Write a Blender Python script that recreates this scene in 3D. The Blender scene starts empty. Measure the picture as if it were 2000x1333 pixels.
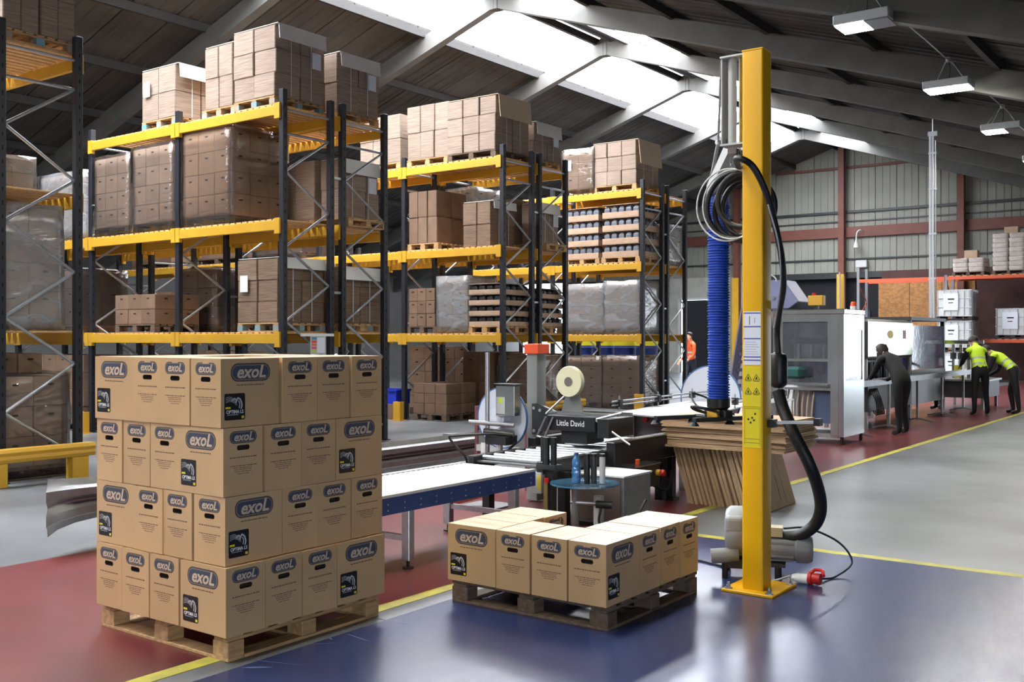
import bpy, bmesh, math, random
from mathutils import Vector, Matrix
D = bpy.data; SC = bpy.context.scene; COL = SC.collection
PI = math.pi
random.seed(11)

# ---------------------------------------------------------------- camera, world, exposure
YAW = math.radians(36.5)
cam = D.cameras.new('camera'); cam.lens = 36.0; cam.sensor_width = 36.0; cam.shift_y = -6.5/2000
cam.clip_end = 200
camo = D.objects.new('camera', cam); COL.objects.link(camo)
camo.location = (0, 0, 1.6); camo.rotation_euler = (PI/2, 0, YAW)
SC.camera = camo
W = D.worlds.new('world'); SC.world = W; W.use_nodes = True
W.node_tree.nodes['Background'].inputs[0].default_value = (0.80, 0.90, 1.0, 1)
W.node_tree.nodes['Background'].inputs[1].default_value = 11.0
SKYLIGHT = 34.0         # luminance of the translucent roof sheets
LAMP = 190.0             # luminance of the high bay lamp lenses
SC.view_settings.view_transform = 'Standard'; SC.view_settings.look = 'None'
SC.view_settings.gamma = 1.0; SC.view_settings.use_curve_mapping = False
SC.view_settings.exposure = -0.3
SC.cycles.max_bounces = 8; SC.cycles.diffuse_bounces = 5; SC.cycles.glossy_bounces = 4
SC.cycles.transmission_bounces = 4; SC.cycles.transparent_max_bounces = 12
SC.cycles.use_denoising = True; SC.cycles.sample_clamp_indirect = 6.0
SC.cycles.caustics_reflective = False; SC.cycles.caustics_refractive = False

# ---------------------------------------------------------------- materials
MATS = {}
def srgb(r, g, b):
    f = lambda c: c/12.92 if c <= .04045 else ((c+.055)/1.055)**2.4
    return (f(r/255), f(g/255), f(b/255))
def M(name, rgb, rough=.6, metal=0, var=0., scale=4., bump=0., bscale=40., rnd=0., stretch=(1,1,1), col2=None, spec=.5, coat=0, detail=4, edge=(.35,.65)):
    if name in MATS: return MATS[name]
    m = D.materials.new(name); m.use_nodes = True; nt = m.node_tree; N = nt.nodes; L = nt.links
    b = N['Principled BSDF']; c = srgb(*rgb)
    b.inputs['Base Color'].default_value = (*c, 1); b.inputs['Roughness'].default_value = rough; b.inputs['Metallic'].default_value = metal
    b.inputs['Specular IOR Level'].default_value = spec
    if coat: b.inputs['Coat Weight'].default_value = coat; b.inputs['Coat Roughness'].default_value = .15
    vec = None
    if var or bump or rnd:
        tc = N.new('ShaderNodeTexCoord'); oi = N.new('ShaderNodeObjectInfo')
        add = N.new('ShaderNodeVectorMath'); add.operation = 'ADD'
        mul = N.new('ShaderNodeVectorMath'); mul.operation = 'MULTIPLY'; mul.inputs[1].default_value = stretch
        sc = N.new('ShaderNodeMath'); sc.operation = 'MULTIPLY'; sc.inputs[1].default_value = 37.0
        L.new(oi.outputs['Random'], sc.inputs[0]); L.new(tc.outputs['Object'], mul.inputs[0])
        L.new(mul.outputs[0], add.inputs[0]); L.new(sc.outputs[0], add.inputs[1]); vec = add.outputs[0]
    if var:
        n = N.new('ShaderNodeTexNoise'); n.inputs['Scale'].default_value = scale; n.inputs['Detail'].default_value = detail
        L.new(vec, n.inputs['Vector'])
        r = N.new('ShaderNodeValToRGB'); r.color_ramp.elements[0].position = edge[0]; r.color_ramp.elements[1].position = edge[1]
        c2 = srgb(*col2) if col2 else tuple(x*(1-var) for x in c)
        r.color_ramp.elements[0].color = (*c2, 1); r.color_ramp.elements[1].color = (*c, 1)
        L.new(n.outputs['Fac'], r.inputs[0]); out = r.outputs[0]
    else: out = None
    if rnd:
        hs = N.new('ShaderNodeHueSaturation'); hs.inputs['Color'].default_value = (*c, 1)
        mr = N.new('ShaderNodeMapRange'); mr.inputs['To Min'].default_value = 1-rnd; mr.inputs['To Max'].default_value = 1+rnd
        L.new(oi.outputs['Random'], mr.inputs['Value']); L.new(mr.outputs[0], hs.inputs['Value'])
        if out: L.new(out, hs.inputs['Color'])
        out = hs.outputs[0]
    if out: L.new(out, b.inputs['Base Color'])
    if bump:
        n2 = N.new('ShaderNodeTexNoise'); n2.inputs['Scale'].default_value = bscale; n2.inputs['Detail'].default_value = 3
        L.new(vec, n2.inputs['Vector'])
        bp = N.new('ShaderNodeBump'); bp.inputs['Strength'].default_value = bump; bp.inputs['Distance'].default_value = .02
        L.new(n2.outputs['Fac'], bp.inputs['Height']); L.new(bp.outputs[0], b.inputs['Normal'])
    MATS[name] = m; return m
def emit(name, rgb, s):
    if name in MATS: return MATS[name]
    m = D.materials.new(name); m.use_nodes = True; b = m.node_tree.nodes['Principled BSDF']
    b.inputs['Base Color'].default_value = (*srgb(*rgb), 1)
    b.inputs['Emission Color'].default_value = (*srgb(*rgb), 1); b.inputs['Emission Strength'].default_value = s
    MATS[name] = m; return m
def film(name, rgb, opacity, rough=.15, bump=.5, bscale=6., stretch=(1,1,1)):
    m = D.materials.new(name); m.use_nodes = True; nt = m.node_tree; N = nt.nodes; L = nt.links
    b = N['Principled BSDF']; b.inputs['Base Color'].default_value = (*srgb(*rgb), 1); b.inputs['Roughness'].default_value = rough
    b.inputs['Specular IOR Level'].default_value = .8
    t = N.new('ShaderNodeBsdfTransparent'); mx = N.new('ShaderNodeMixShader'); mx.inputs[0].default_value = opacity
    g = N.new('ShaderNodeBsdfGlossy'); g.inputs['Roughness'].default_value = rough; g.inputs['Color'].default_value = (.9, .9, .9, 1)
    fr = N.new('ShaderNodeFresnel'); fr.inputs[0].default_value = 1.6
    mx2 = N.new('ShaderNodeMixShader')
    tc = N.new('ShaderNodeTexCoord'); mp = N.new('ShaderNodeMapping'); mp.inputs['Scale'].default_value = stretch
    n = N.new('ShaderNodeTexNoise'); n.inputs['Scale'].default_value = bscale; n.inputs['Detail'].default_value = 4
    n.inputs['Distortion'].default_value = 1.2
    L.new(tc.outputs['Object'], mp.inputs[0]); L.new(mp.outputs[0], n.inputs['Vector'])
    bp = N.new('ShaderNodeBump'); bp.inputs['Strength'].default_value = bump; bp.inputs['Distance'].default_value = .05
    L.new(n.outputs['Fac'], bp.inputs['Height'])
    for x in (b, g, fr): L.new(bp.outputs[0], x.inputs['Normal'])
    rp = N.new('ShaderNodeMapRange'); rp.inputs['From Min'].default_value = .45; rp.inputs['From Max'].default_value = .7
    rp.inputs['To Min'].default_value = opacity*.8; rp.inputs['To Max'].default_value = min(1, opacity*1.35)
    L.new(n.outputs['Fac'], rp.inputs['Value']); L.new(rp.outputs[0], mx.inputs[0])
    L.new(t.outputs[0], mx.inputs[1]); L.new(b.outputs[0], mx.inputs[2])
    L.new(fr.outputs[0], mx2.inputs[0]); L.new(mx.outputs[0], mx2.inputs[1]); L.new(g.outputs[0], mx2.inputs[2])
    L.new(mx2.outputs[0], N['Material Output'].inputs[0])
    MATS[name] = m; return m

CARD = M('cardboard', (203,167,121), .36, spec=.8, var=.10, scale=3, rnd=.05, bump=.05, bscale=30)
FLAT = M('flat_cardboard', (166,146,130), .85, var=.38, scale=3, stretch=(1,1,30), rnd=.06, bump=.35, bscale=10)
FLAT2 = M('flat_cardboard_edge', (150,124,102), .85, var=.5, scale=5, stretch=(.6,.6,40), rnd=.12, bump=.6, bscale=14)
CARD2 = M('pale_cardboard', (186,157,132), .8, var=.15, scale=5, rnd=.10)
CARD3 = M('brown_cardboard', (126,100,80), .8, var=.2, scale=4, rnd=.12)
CAPW = M('white_cap_board', (238,236,230), .6, var=.05)
CAPB = M('kraft_cap_board', (222,200,168), .7, var=.06)
WOOD = M('pallet_wood', (196,158,112), .8, var=.35, scale=6, stretch=(6,1,6), rnd=.12, bump=.2, bscale=40)
WOODD = M('old_pallet_wood', (112,94,78), .85, var=.4, scale=6, stretch=(6,1,6), rnd=.15, bump=.2, bscale=40)
SLAT = M('deck_slat_wood', (222,176,118), .7, var=.2, scale=5, stretch=(1,6,1), rnd=.08)
BLUEP = M('blue_pallet_paint', (90,160,185), .7, var=.3, scale=8, col2=(170,140,105))
NAVY = M('upright_paint', (34,36,44), .45, rnd=.05)
YEL = M('beam_yellow', (208,160,48), .45, var=.08, scale=3)
YELL = M('mast_yellow', (236,178,10), .38, var=.04, scale=2)
GALV = M('galvanised_steel', (188,192,196), .38, .85, var=.15, scale=30)
STEEL = M('brushed_steel', (176,176,174), .2, .95, var=.12, scale=4, stretch=(1,1,.15), bump=.04, bscale=6)
STEEL2 = M('dull_steel', (150,150,150), .42, .85, var=.15, scale=9)
CHROME = M('chrome', (220,220,222), .12, 1)
DARK = M('black_plastic', (20,21,23), .42)
DARKM = M('charcoal_paint', (42,44,46), .45, var=.1)
RUBBER = M('black_rubber', (15,15,17), .5, bump=.1, bscale=60)
GREY = M('machine_grey', (128,130,130), .45, var=.06)
LGREY = M('light_grey_paint', (188,190,190), .5)
WHITE = M('white_paint', (235,236,236), .5)
CONVB = M('conveyor_blue', (42,66,128), .4)
ROLLW = M('white_roller', (235,236,238), .35)
RED = M('red_plastic', (205,40,36), .4)
ORANGE = M('orange_paint', (226,84,40), .45)
RACKOR = M('rack_orange', (206,86,50), .5)
SUCT = M('suction_tube_blue', (28,70,176), .55, var=.15, scale=10)
PRINT = M('carton_print', (110,86,72), .8)
BADGE = M('logo_slate', (62,72,90), .55, var=.06)
BADGER = M('logo_rim', (74,72,70), .6)
BADGEL = M('logo_letter', (206,182,156), .6)
BLACKP = M('label_black', (20,20,22), .35)
YELP = M('label_yellow', (226,214,40), .5)
WARN = M('warning_sticker', (222,206,34), .5)
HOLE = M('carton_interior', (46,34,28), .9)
PAPER = M('paper_label', (226,230,240), .6)
INK = M('ink_blue', (86,92,160), .6)
INKB = M('ink_black', (36,34,24), .6)
HOSEC = M('pale_cable', (205,208,210), .4)

# ---------------------------------------------------------------- mesh helpers
class MB:
    def __init__(s): s.v = []; s.f = []; s.mi = []; s.k = 0
    def add(s, vs, fs, T=None):
        o = len(s.v)
        s.v += [tuple(T @ Vector(v)) if T else tuple(v) for v in vs]
        s.f += [tuple(i+o for i in f) for f in fs]; s.mi += [s.k]*len(fs); return s
    def box(s, x0, y0, z0, x1, y1, z1, T=None):
        return s.add([(x0,y0,z0),(x1,y0,z0),(x1,y1,z0),(x0,y1,z0),(x0,y0,z1),(x1,y0,z1),(x1,y1,z1),(x0,y1,z1)],
            [(0,3,2,1),(4,5,6,7),(0,1,5,4),(1,2,6,5),(2,3,7,6),(3,0,4,7)], T)
    def cb(s, c, d, T=None):
        return s.box(c[0]-d[0]/2, c[1]-d[1]/2, c[2]-d[2]/2, c[0]+d[0]/2, c[1]+d[1]/2, c[2]+d[2]/2, T)
    def cyl(s, p0, p1, r, n=12, r2=None):
        p0 = Vector(p0); p1 = Vector(p1); r2 = r if r2 is None else r2
        z = (p1-p0).normalized(); x = z.orthogonal().normalized(); y = z.cross(x)
        vs = []
        for p, rr in ((p0, r), (p1, r2)):
            for i in range(n):
                a = 2*PI*i/n; vs.append(p + x*math.cos(a)*rr + y*math.sin(a)*rr)
        fs = [(i, (i+1)%n, n+(i+1)%n, n+i) for i in range(n)] + [tuple(range(n))[::-1], tuple(range(n, 2*n))]
        return s.add(vs, fs)
    def bar(s, p0, p1, w, h):           # rectangular bar between two points, h is the more vertical side
        p0 = Vector(p0); p1 = Vector(p1); d = (p1-p0).normalized()
        up = Vector((0,0,1)) if abs(d.z) < .95 else Vector((0,1,0))
        x = d.cross(up).normalized()*w/2; y = x.cross(d).normalized()*h/2
        vs = [p+a*x+b*y for p in (p0, p1) for a, b in ((-1,-1),(1,-1),(1,1),(-1,1))]
        return s.add(vs, [(0,1,2,3),(7,6,5,4),(0,4,5,1),(1,5,6,2),(2,6,7,3),(3,7,4,0)])
    def tube(s, pts, r, n=8, closed=False):
        pts = [Vector(p) for p in pts]; m = len(pts); vs = []; fs = []; prev = None
        for i, p in enumerate(pts):
            if closed: t = pts[(i+1)%m]-pts[i-1]
            else: t = pts[min(i+1, m-1)]-pts[max(i-1, 0)]
            t.normalize()
            x = t.orthogonal().normalized() if prev is None else (prev - t*prev.dot(t)).normalized()
            prev = x; y = t.cross(x); rr = r[i] if isinstance(r, (list, tuple)) else r
            vs += [p + x*math.cos(2*PI*j/n)*rr + y*math.sin(2*PI*j/n)*rr for j in range(n)]
        for i in range(m if closed else m-1):
            for j in range(n):
                a = i*n; b = ((i+1)%m)*n
                fs.append((a+j, a+(j+1)%n, b+(j+1)%n, b+j))
        if not closed: fs += [tuple(range(n))[::-1], tuple(range((m-1)*n, m*n))]
        return s.add(vs, fs)
    def lathe(s, prof, n=20, c=(0,0,0), axis='z', T=None, ring=False):      # prof: (radius, height)
        if ring: prof = list(prof)+[prof[0]]
        vs = []; fs = []; m = len(prof)
        for r, h in prof:
            for i in range(n):
                a = 2*PI*i/n; u = r*math.cos(a); w = r*math.sin(a)
                v = {'z': (u, w, h), 'x': (h, u, w), 'y': (w, h, u)}[axis]
                vs.append((v[0]+c[0], v[1]+c[1], v[2]+c[2]))
        for k in range(m-1):
            for i in range(n): fs.append((k*n+i, k*n+(i+1)%n, (k+1)*n+(i+1)%n, (k+1)*n+i))
        if not ring: fs += [tuple(range(n))[::-1], tuple(range((m-1)*n, m*n))]
        return s.add(vs, fs, T)
    def prism(s, poly, a, b, axis='y', T=None):      # poly in the two other axes, extruded a..b
        n = len(poly); vs = []
        for h in (a, b):
            for u, w in poly: vs.append({'y': (u, h, w), 'x': (h, u, w), 'z': (u, w, h)}[axis])
        fs = [(i, (i+1)%n, n+(i+1)%n, n+i) for i in range(n)] + [tuple(range(n))[::-1], tuple(range(n, 2*n))]
        return s.add(vs, fs, T)
    def mesh(s, name, mats, smooth=False):
        me = D.meshes.new(name); me.from_pydata(s.v, [], s.f)
        for m in (mats if isinstance(mats, (list, tuple)) else [mats]): me.materials.append(m)
        for p, k in zip(me.polygons, s.mi): p.material_index = k
        bm = bmesh.new(); bm.from_mesh(me); bmesh.ops.recalc_face_normals(bm, faces=bm.faces); bm.to_mesh(me); bm.free()
        if smooth:
            for p in me.polygons: p.use_smooth = True
            try: me.set_sharp_from_angle(angle=math.radians(40))
            except Exception: pass
        return me
    def build(s, name, mats, parent=None, smooth=False, bevel=0, label=None, loc=None, rz=0, segs=1):
        return put(name, s.mesh(name, mats, smooth), parent, loc, rz, bevel, label, segs)
def put(name, me, parent=None, loc=None, rz=0, bevel=0, label=None, segs=1):
    o = D.objects.new(name, me); COL.objects.link(o)
    if parent: o.parent = parent
    if loc: o.location = loc
    if rz: o.rotation_euler = (0, 0, rz)
    if bevel:
        b = o.modifiers.new('bevel', 'BEVEL'); b.width = bevel; b.segments = segs; b.limit_method = 'ANGLE'
    if label: o['label'] = label
    return o
def tag(o, label, cat=None, group=None, kind=None):
    o['label'] = label
    if cat: o['category'] = cat
    if group: o['group'] = group
    if kind: o['kind'] = kind
    return o
def thing(name, label, cat, loc=(0,0,0), rz=0, group=None, kind=None):
    o = D.objects.new(name, None); o.empty_display_size = .1; COL.objects.link(o)
    o.location = loc; o.rotation_euler = (0, 0, rz)
    return tag(o, label, cat, group, kind)
def bx(name, mat, parent, *c, bevel=0, label=None): return MB().box(*c).build(name, mat, parent, bevel=bevel, label=label)
def dup(o, parent=None):
    c = o.copy(); COL.objects.link(c); c.parent = parent
    for ch in list(o.children): dup(ch, c)
    return c
def smooth_path(pts, n=8):             # Catmull-Rom through the points
    P = [Vector(p) for p in pts]; P = [P[0]*2-P[1]] + P + [P[-1]*2-P[-2]]; out = []
    for i in range(1, len(P)-2):
        a, b, c, d = P[i-1:i+3]
        for k in range(n):
            t = k/n
            out.append(.5*((2*b)+(c-a)*t+(2*a-5*b+4*c-d)*t*t+(3*b-a-3*c+d)*t**3))
    out.append(P[-2]); return out
def text_mesh(txt, size, name, mat, shear=0, off=0, extrude=.0006, w=None):
    cu = D.curves.new(name, 'FONT'); cu.body = txt; cu.size = size; cu.shear = shear; cu.offset = off; cu.extrude = extrude
    cu.align_x = 'CENTER'; cu.align_y = 'CENTER'; cu.resolution_u = 3
    o = D.objects.new(name, cu); COL.objects.link(o)
    dg = bpy.context.evaluated_depsgraph_get(); me = D.meshes.new_from_object(o.evaluated_get(dg))
    D.objects.remove(o); D.curves.remove(cu); me.materials.clear(); me.materials.append(mat); me.name = name
    if w:
        xs = [v.co.x for v in me.vertices]; k = w/(max(xs)-min(xs))
        for v in me.vertices: v.co.x *= k
    return me
def round_rect(w, h, r, n=5):
    pts = []
    for cx, cy, a0 in ((w/2-r, h/2-r, 0), (-w/2+r, h/2-r, PI/2), (-w/2+r, -h/2+r, PI), (w/2-r, -h/2+r, 1.5*PI)):
        for i in range(n+1):
            a = a0 + PI/2*i/n; pts.append((cx+r*math.cos(a), cy+r*math.sin(a)))
    return pts

# ---------------------------------------------------------------- the hall
RX, RZ, SL = -14.1, 9.63, .326         # ridge line x, height of the sheet underside there, roof slope
XL, XR, YB, YG = -30.5, 5.0, -9.0, 42.1
def roof(x): return RZ - SL*abs(x-RX)
CONC = M('concrete_floor', (134,138,141), .36, spec=.8, var=.3, scale=.7, bump=.04, bscale=20, col2=(90,93,96), detail=8)
REDF = M('red_floor_coating', (124,54,58), .28, spec=1.0, var=.2, scale=1.2, bump=.03, bscale=14, col2=(94,40,44), detail=8)
BLUF = M('blue_floor_coating', (52,66,112), .26, spec=.9, var=.25, scale=1.6, bump=.04, bscale=14, col2=(38,48,88), detail=10, stretch=(1,.6,1))
LINE = M('yellow_floor_paint', (206,196,74), .45, var=.3, scale=6, col2=(170,165,90))
fl = tag(bx('floor', CONC, None, XL, YB, -.1, XR, YG+2, 0), 'grey concrete warehouse floor with painted zones', kind='structure')
bx('red_coating', REDF, fl, -7.1, YB, 0, -4.27, YG, .002)
bx('blue_coating', BLUF, fl, -4.02, YB, 0, XR, 7.5, .002)
bx('yellow_line', LINE, fl, -4.27, YB, 0, -4.17, YG, .003)
bx('yellow_line', LINE, fl, -4.17, 7.5, 0, XR, 7.6, .003)
# scuffs and bare patches where the blue coating begins
m = MB(); rr = random.Random(4)
for i in range(46):
    x = -4.02+abs(rr.gauss(0, .10)); y = rr.uniform(1.5, 7.3); a = rr.uniform(-.4, .9); l = rr.uniform(.05, .3); w = rr.uniform(.004, .022)
    T = Matrix.Translation((x, y, 0)) @ Matrix.Rotation(a, 4, 'Z')
    m.prism([(-l/2, 0), (-l*.2, -w/2), (l*.3, -w*.4), (l/2, 0), (l*.1, w/2), (-l*.3, w*.4)], .0018, .0026, 'z', T)
o = m.build('worn_patches', M('worn_floor', (92,100,124), .5), fl); o['kind'] = 'stuff'
# --- roof
SHEET = M('roof_sheet', (74,70,66), .85, var=.35, scale=1.2, rnd=.14, bump=.1, bscale=10)
CONCR = M('rafter_concrete', (92,91,88), .8, var=.2, scale=2)
PURL = M('purlin_concrete', (44,42,41), .85, var=.2, scale=3)
FR = [23.2+4.737*n for n in range(-7, 4)]
ceil = []
for sgn, nm in ((-1, 'sloping roof with old fibre sheets above the tall racking'), (1, 'dark sloping roof above the filling line and lamps')):
    root = thing('ceiling', nm, None, kind='structure'); ceil.append(root)
    rows = [(.25, 2.1), (2.1, 4.1), (4.1, 6.1), (6.1, 8.1), (8.1, 10.1), (10.1, 12.1), (12.1, 14.1), (14.1, 19.2)]
    if sgn > 0: rows = [(.25, .7), (.7, 2.5)] + [(2.5+2*i, 4.5+2*i) for i in range(5)] + [(12.5, 19.2)]
    sky = 0 if sgn < 0 else 1
    ang = math.atan(SL)*(-sgn)
    cache = {}
    rest = MB()
    for ri, (a, b) in enumerate(rows):
        y = YB if ri != sky else (FR[-1] if sgn > 0 else 38.7)
        while y < YG-.01:
            y2 = min(y+1.045, YG)
            pick = y > 7.5 and ri <= 6 and ri > 0
            z0, z1 = roof(RX+sgn*a), roof(RX+sgn*b)
            if pick:
                k = (ri, round(y2-y, 3))
                if k not in cache:
                    q = MB(); h = y2-y-.035; w = b-a
                    # a ribbed sheet: flat with three shallow corrugations
                    prof = [(0, 0), (h*.15, 0), (h*.2, -.03), (h*.25, 0), (h*.48, 0), (h*.52, -.03), (h*.57, 0), (h*.8, 0), (h*.85, -.03), (h*.9, 0), (h, 0), (h, .04), (0, .04)]
                    q.prism(prof, 0, sgn*w, 'x')
                    for i, v in enumerate(q.v): q.v[i] = (v[0], v[1], v[2]-abs(v[0])*SL)
                    cache[k] = q.mesh('roof_sheet', SHEET)
                put('roof_sheet', cache[k], root, (RX+sgn*a, y, z0 + random.uniform(-.006, .006)))
            else:
                rest.add([(RX+sgn*a, y, z0), (RX+sgn*b, y, z1), (RX+sgn*b, y2, z1), (RX+sgn*a, y2, z0), (RX+sgn*a, y, z0+.05), (RX+sgn*b, y, z1+.05), (RX+sgn*b, y2, z1+.05), (RX+sgn*a, y2, z0+.05)],
                    [(0,1,2,3),(4,5,6,7),(0,1,5,4),(1,2,6,5),(2,3,7,6),(3,0,4,7)])
            y = y2
    o = rest.build('distant_roof_sheets', SHEET, root); o['kind'] = 'stuff'
    # outer skin so no daylight leaks through the joints
    for i in range(len(rows)):
        a, b = rows[i]; YB_ = YB if i != sky else (FR[-1] if sgn > 0 else 38.7)
        q = MB(); q.add([(RX+sgn*a, YB_, roof(RX+sgn*a)+.09), (RX+sgn*b, YB_, roof(RX+sgn*b)+.09), (RX+sgn*b, YG, roof(RX+sgn*b)+.09), (RX+sgn*a, YG, roof(RX+sgn*a)+.09),
            (RX+sgn*a, YB_, roof(RX+sgn*a)+.14), (RX+sgn*b, YB_, roof(RX+sgn*b)+.14), (RX+sgn*b, YG, roof(RX+sgn*b)+.14), (RX+sgn*a, YG, roof(RX+sgn*a)+.14)],
            [(0,1,2,3),(4,5,6,7),(0,1,5,4),(1,2,6,5),(2,3,7,6),(3,0,4,7)]); q.build('outer_roof_skin', SHEET, root)
    # purlins
    for a in sorted(set([r[0] for r in rows] + [rows[sky][1]])):
        x = RX+sgn*a; z = roof(x)
        bx('purlin', PURL, root, x-.045, YB, z-.20, x+.045, YG, z-.02)
    # rafters
    for y in FR:
        q = MB(); e = RX+sgn*19.0
        q.prism([(RX, RZ-.16), (e, roof(e)-.16), (e, roof(e)-.80), (RX+sgn*13, roof(RX+sgn*13)-.62), (RX, RZ-.56)], y-.11, y+.11, 'y')
        q.build('rafter', CONCR, root)
        q = MB(); q.box(RX+sgn*.004, y-.125, RZ-.60, RX+sgn*.10, y+.125, RZ-.14); q.build('apex_joint', CONCR, root)
# --- translucent roof lights, one per bay on both sides of the ridge
SKY = emit('daylight_sheet', (244,248,255), SKYLIGHT)
for k, sgn in ((1, -1), (2, 1)):
    w = thing('window_%d' % k, ('row of bright roof lights on the racking side of the ridge', 'row of bright roof lights on the lamp side of the ridge')[k-1], None, kind='structure')
    a, b = (.30, 2.06) if sgn < 0 else (.75, 2.45)
    ys = [YB]+[f for f in FR if f > YB]+([38.7] if sgn < 0 else [])
    for y0, y1 in zip(ys, ys[1:]):
        q = MB(); xa, xb = RX+sgn*a, RX+sgn*b; za, zb = roof(xa)+.02, roof(xb)+.02
        q.add([(xa, y0+.02, za), (xb, y0+.02, zb), (xb, y1-.02, zb), (xa, y1-.02, za), (xa, y0+.02, za+.02), (xb, y0+.02, zb+.02), (xb, y1-.02, zb+.02), (xa, y1-.02, za+.02)],
            [(0,1,2,3),(4,5,6,7),(0,1,5,4),(1,2,6,5),(2,3,7,6),(3,0,4,7)])
        q.build('pane', SKY, w)
bx('trim_1', PURL, None, RX-.3, YB, RZ-.02, RX+.3, YG, RZ+.10)['kind'] = 'structure'
# --- gable wall at the far end
CLAD = M('gable_cladding', (142,141,131), .6, var=.15, scale=.8, rnd=.04)
CLADB = M('gable_backing', (60,58,54), .9)
BROWN = M('red_oxide_steel', (112,64,52), .6, var=.2, scale=3)
g = thing('wall_far', 'far gable wall with pale vertical cladding sheets', None, kind='structure')
q = MB(); q.prism([(XL, 4.3), (XR, 4.3), (XR, roof(XR)+.3), (RX, RZ+.3), (XL, roof(XL)+.3)], YG+.06, YG+.2, 'y'); q.build('backing', CLADB, g)
x = -28.0
while x < 0:
    q = MB(); a, b = x+.012, x+.83; pts = [(a, 4.3), (b, 4.3), (b, roof(b)+.05)]
    if a < RX < b: pts.append((RX, RZ+.05))
    pts.append((a, roof(a)+.05)); q.prism(pts, YG, YG+.05, 'y')
    q.box(a+.25, YG-.02, 4.3, a+.28, YG, min(roof(a), roof(b))-.1); q.box(a+.54, YG-.02, 4.3, a+.57, YG, min(roof(a), roof(b))-.1)
    q.build('cladding_sheet', CLAD, g); x += .842
for z, h, mt, d in ((8.55, .10, BROWN, .1), (6.72, .10, DARKM, .1), (6.36, .05, DARKM, .06), (5.72, .42, BROWN, .16), (4.80, .06, DARKM, .08)):
    bx('cladding_rail', mt, g, -25 if z < 8 else -17, YG-d, z, -2 if z < 8 else -11.2, YG-.021, z+h)
for x in (-18.7, RX, -9.5):
    bx('gable_column', BROWN, g, x-.12, YG-.45, 0, x+.12, YG-.17, roof(x)-.05)
    if x < -10: bx('column_guard', YEL, g, x-.15, YG-.52, 0, x+.15, YG-.46, 4.2)
w = thing('wall_far_lower', 'lower part of the far wall, dark behind the filling line', None, kind='structure')
BLOCK = M('painted_blockwork', (170,170,160), .8, var=.2, scale=2)
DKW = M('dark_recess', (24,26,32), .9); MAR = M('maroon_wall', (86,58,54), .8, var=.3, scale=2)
bx('dark_panel', DKW, w, -28, YG, 0, -22.6, YG+.1, 4.3); bx('blockwork_panel', BLOCK, w, -22.6, YG, 0, -21.6, YG+.1, 4.3); bx('blockwork_panel', BLOCK, w, -20.1, YG, 0, -18.6, YG+.1, 4.3)
bx('blockwork_panel', BLOCK, w, -21.6, YG, 3.3, -20.1, YG+.1, 4.3)
bx('dark_opening', DKW, w, -18.6, YG+.3, 0, -12.6, YG+.4, 4.3)
bx('lintel', DARKM, w, -18.6, YG, 4.05, -12.6, YG+.1, 4.3)
bx('blue_shutter', M('navy_shutter', (30,50,78), .6), w, -16.2, YG+.1, 0, -13.1, YG+.16, 2.7)
bx('maroon_panel', MAR, w, -12.6, YG, 0, 0, YG+.1, 4.3)
OSB = M('chipboard', (190,136,84), .8, var=.35, scale=9, stretch=(1,1,1.5), bump=.1)
for i in range(3): bx('chipboard_panel', OSB, w, -12.7+i*1.22, YG-.06, .2, -11.5+i*1.22, YG-.01, 3.85)
d = thing('door_1', 'dark doorway in the far wall beside the end of the racking', None, kind='structure')
bx('opening', DKW, d, -21.6, YG+.25, 0, -20.1, YG+.3, 3.3)
for c in ((-21.7, -21.6), (-20.1, -20.0)): bx('door_frame', LGREY, d, c[0], YG-.05, 0, c[1], YG+.05, 3.3)
bx('door_frame', LGREY, d, -21.7, YG-.05, 3.3, -20.0, YG+.05, 3.4)
# --- other walls (out of view, they close the hall)
WL = M('side_wall', (104,104,102), .85, var=.2, scale=1)
bx('wall_left', WL, None, XL-.2, YB, 0, XL, YG, roof(XL)+.2)['kind'] = 'structure'
q = thing('wall_right', 'unseen side wall behind the camera with an opening added for fill daylight', None, kind='structure')
bx('wall_panel', WL, q, XR, YB, 0, XR+.2, -8.5, roof(XR)+.2); bx('wall_panel', WL, q, XR, -1.0, 0, XR+.2, YG, roof(XR)+.2)
bx('wall_panel', WL, q, XR, -8.5, 3.2, XR+.2, -1.0, roof(XR)+.2)  # the gap below is an added opening that lets fill daylight in
o = MB().prism([(XL, 0), (XR, 0), (XR, roof(XR)+.2), (RX, RZ+.2), (XL, roof(XL)+.2)], YB-.2, YB, 'y').build('wall_back', WL); o['kind'] = 'structure'
bx('yard', CONC, None, XR+.2, -12, -.12, XR+25, 20, -.02)['kind'] = 'structure'
pl = D.lights.new('fill_opening_portal', 'AREA'); pl.shape = 'RECTANGLE'; pl.size = 3.2; pl.size_y = 7.5; pl.cycles.is_portal = True
po = D.objects.new('fill_opening_portal', pl); COL.objects.link(po); po.location = (XR+.1, -4.75, 1.6); po.rotation_euler = (0, PI/2, 0)
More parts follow.
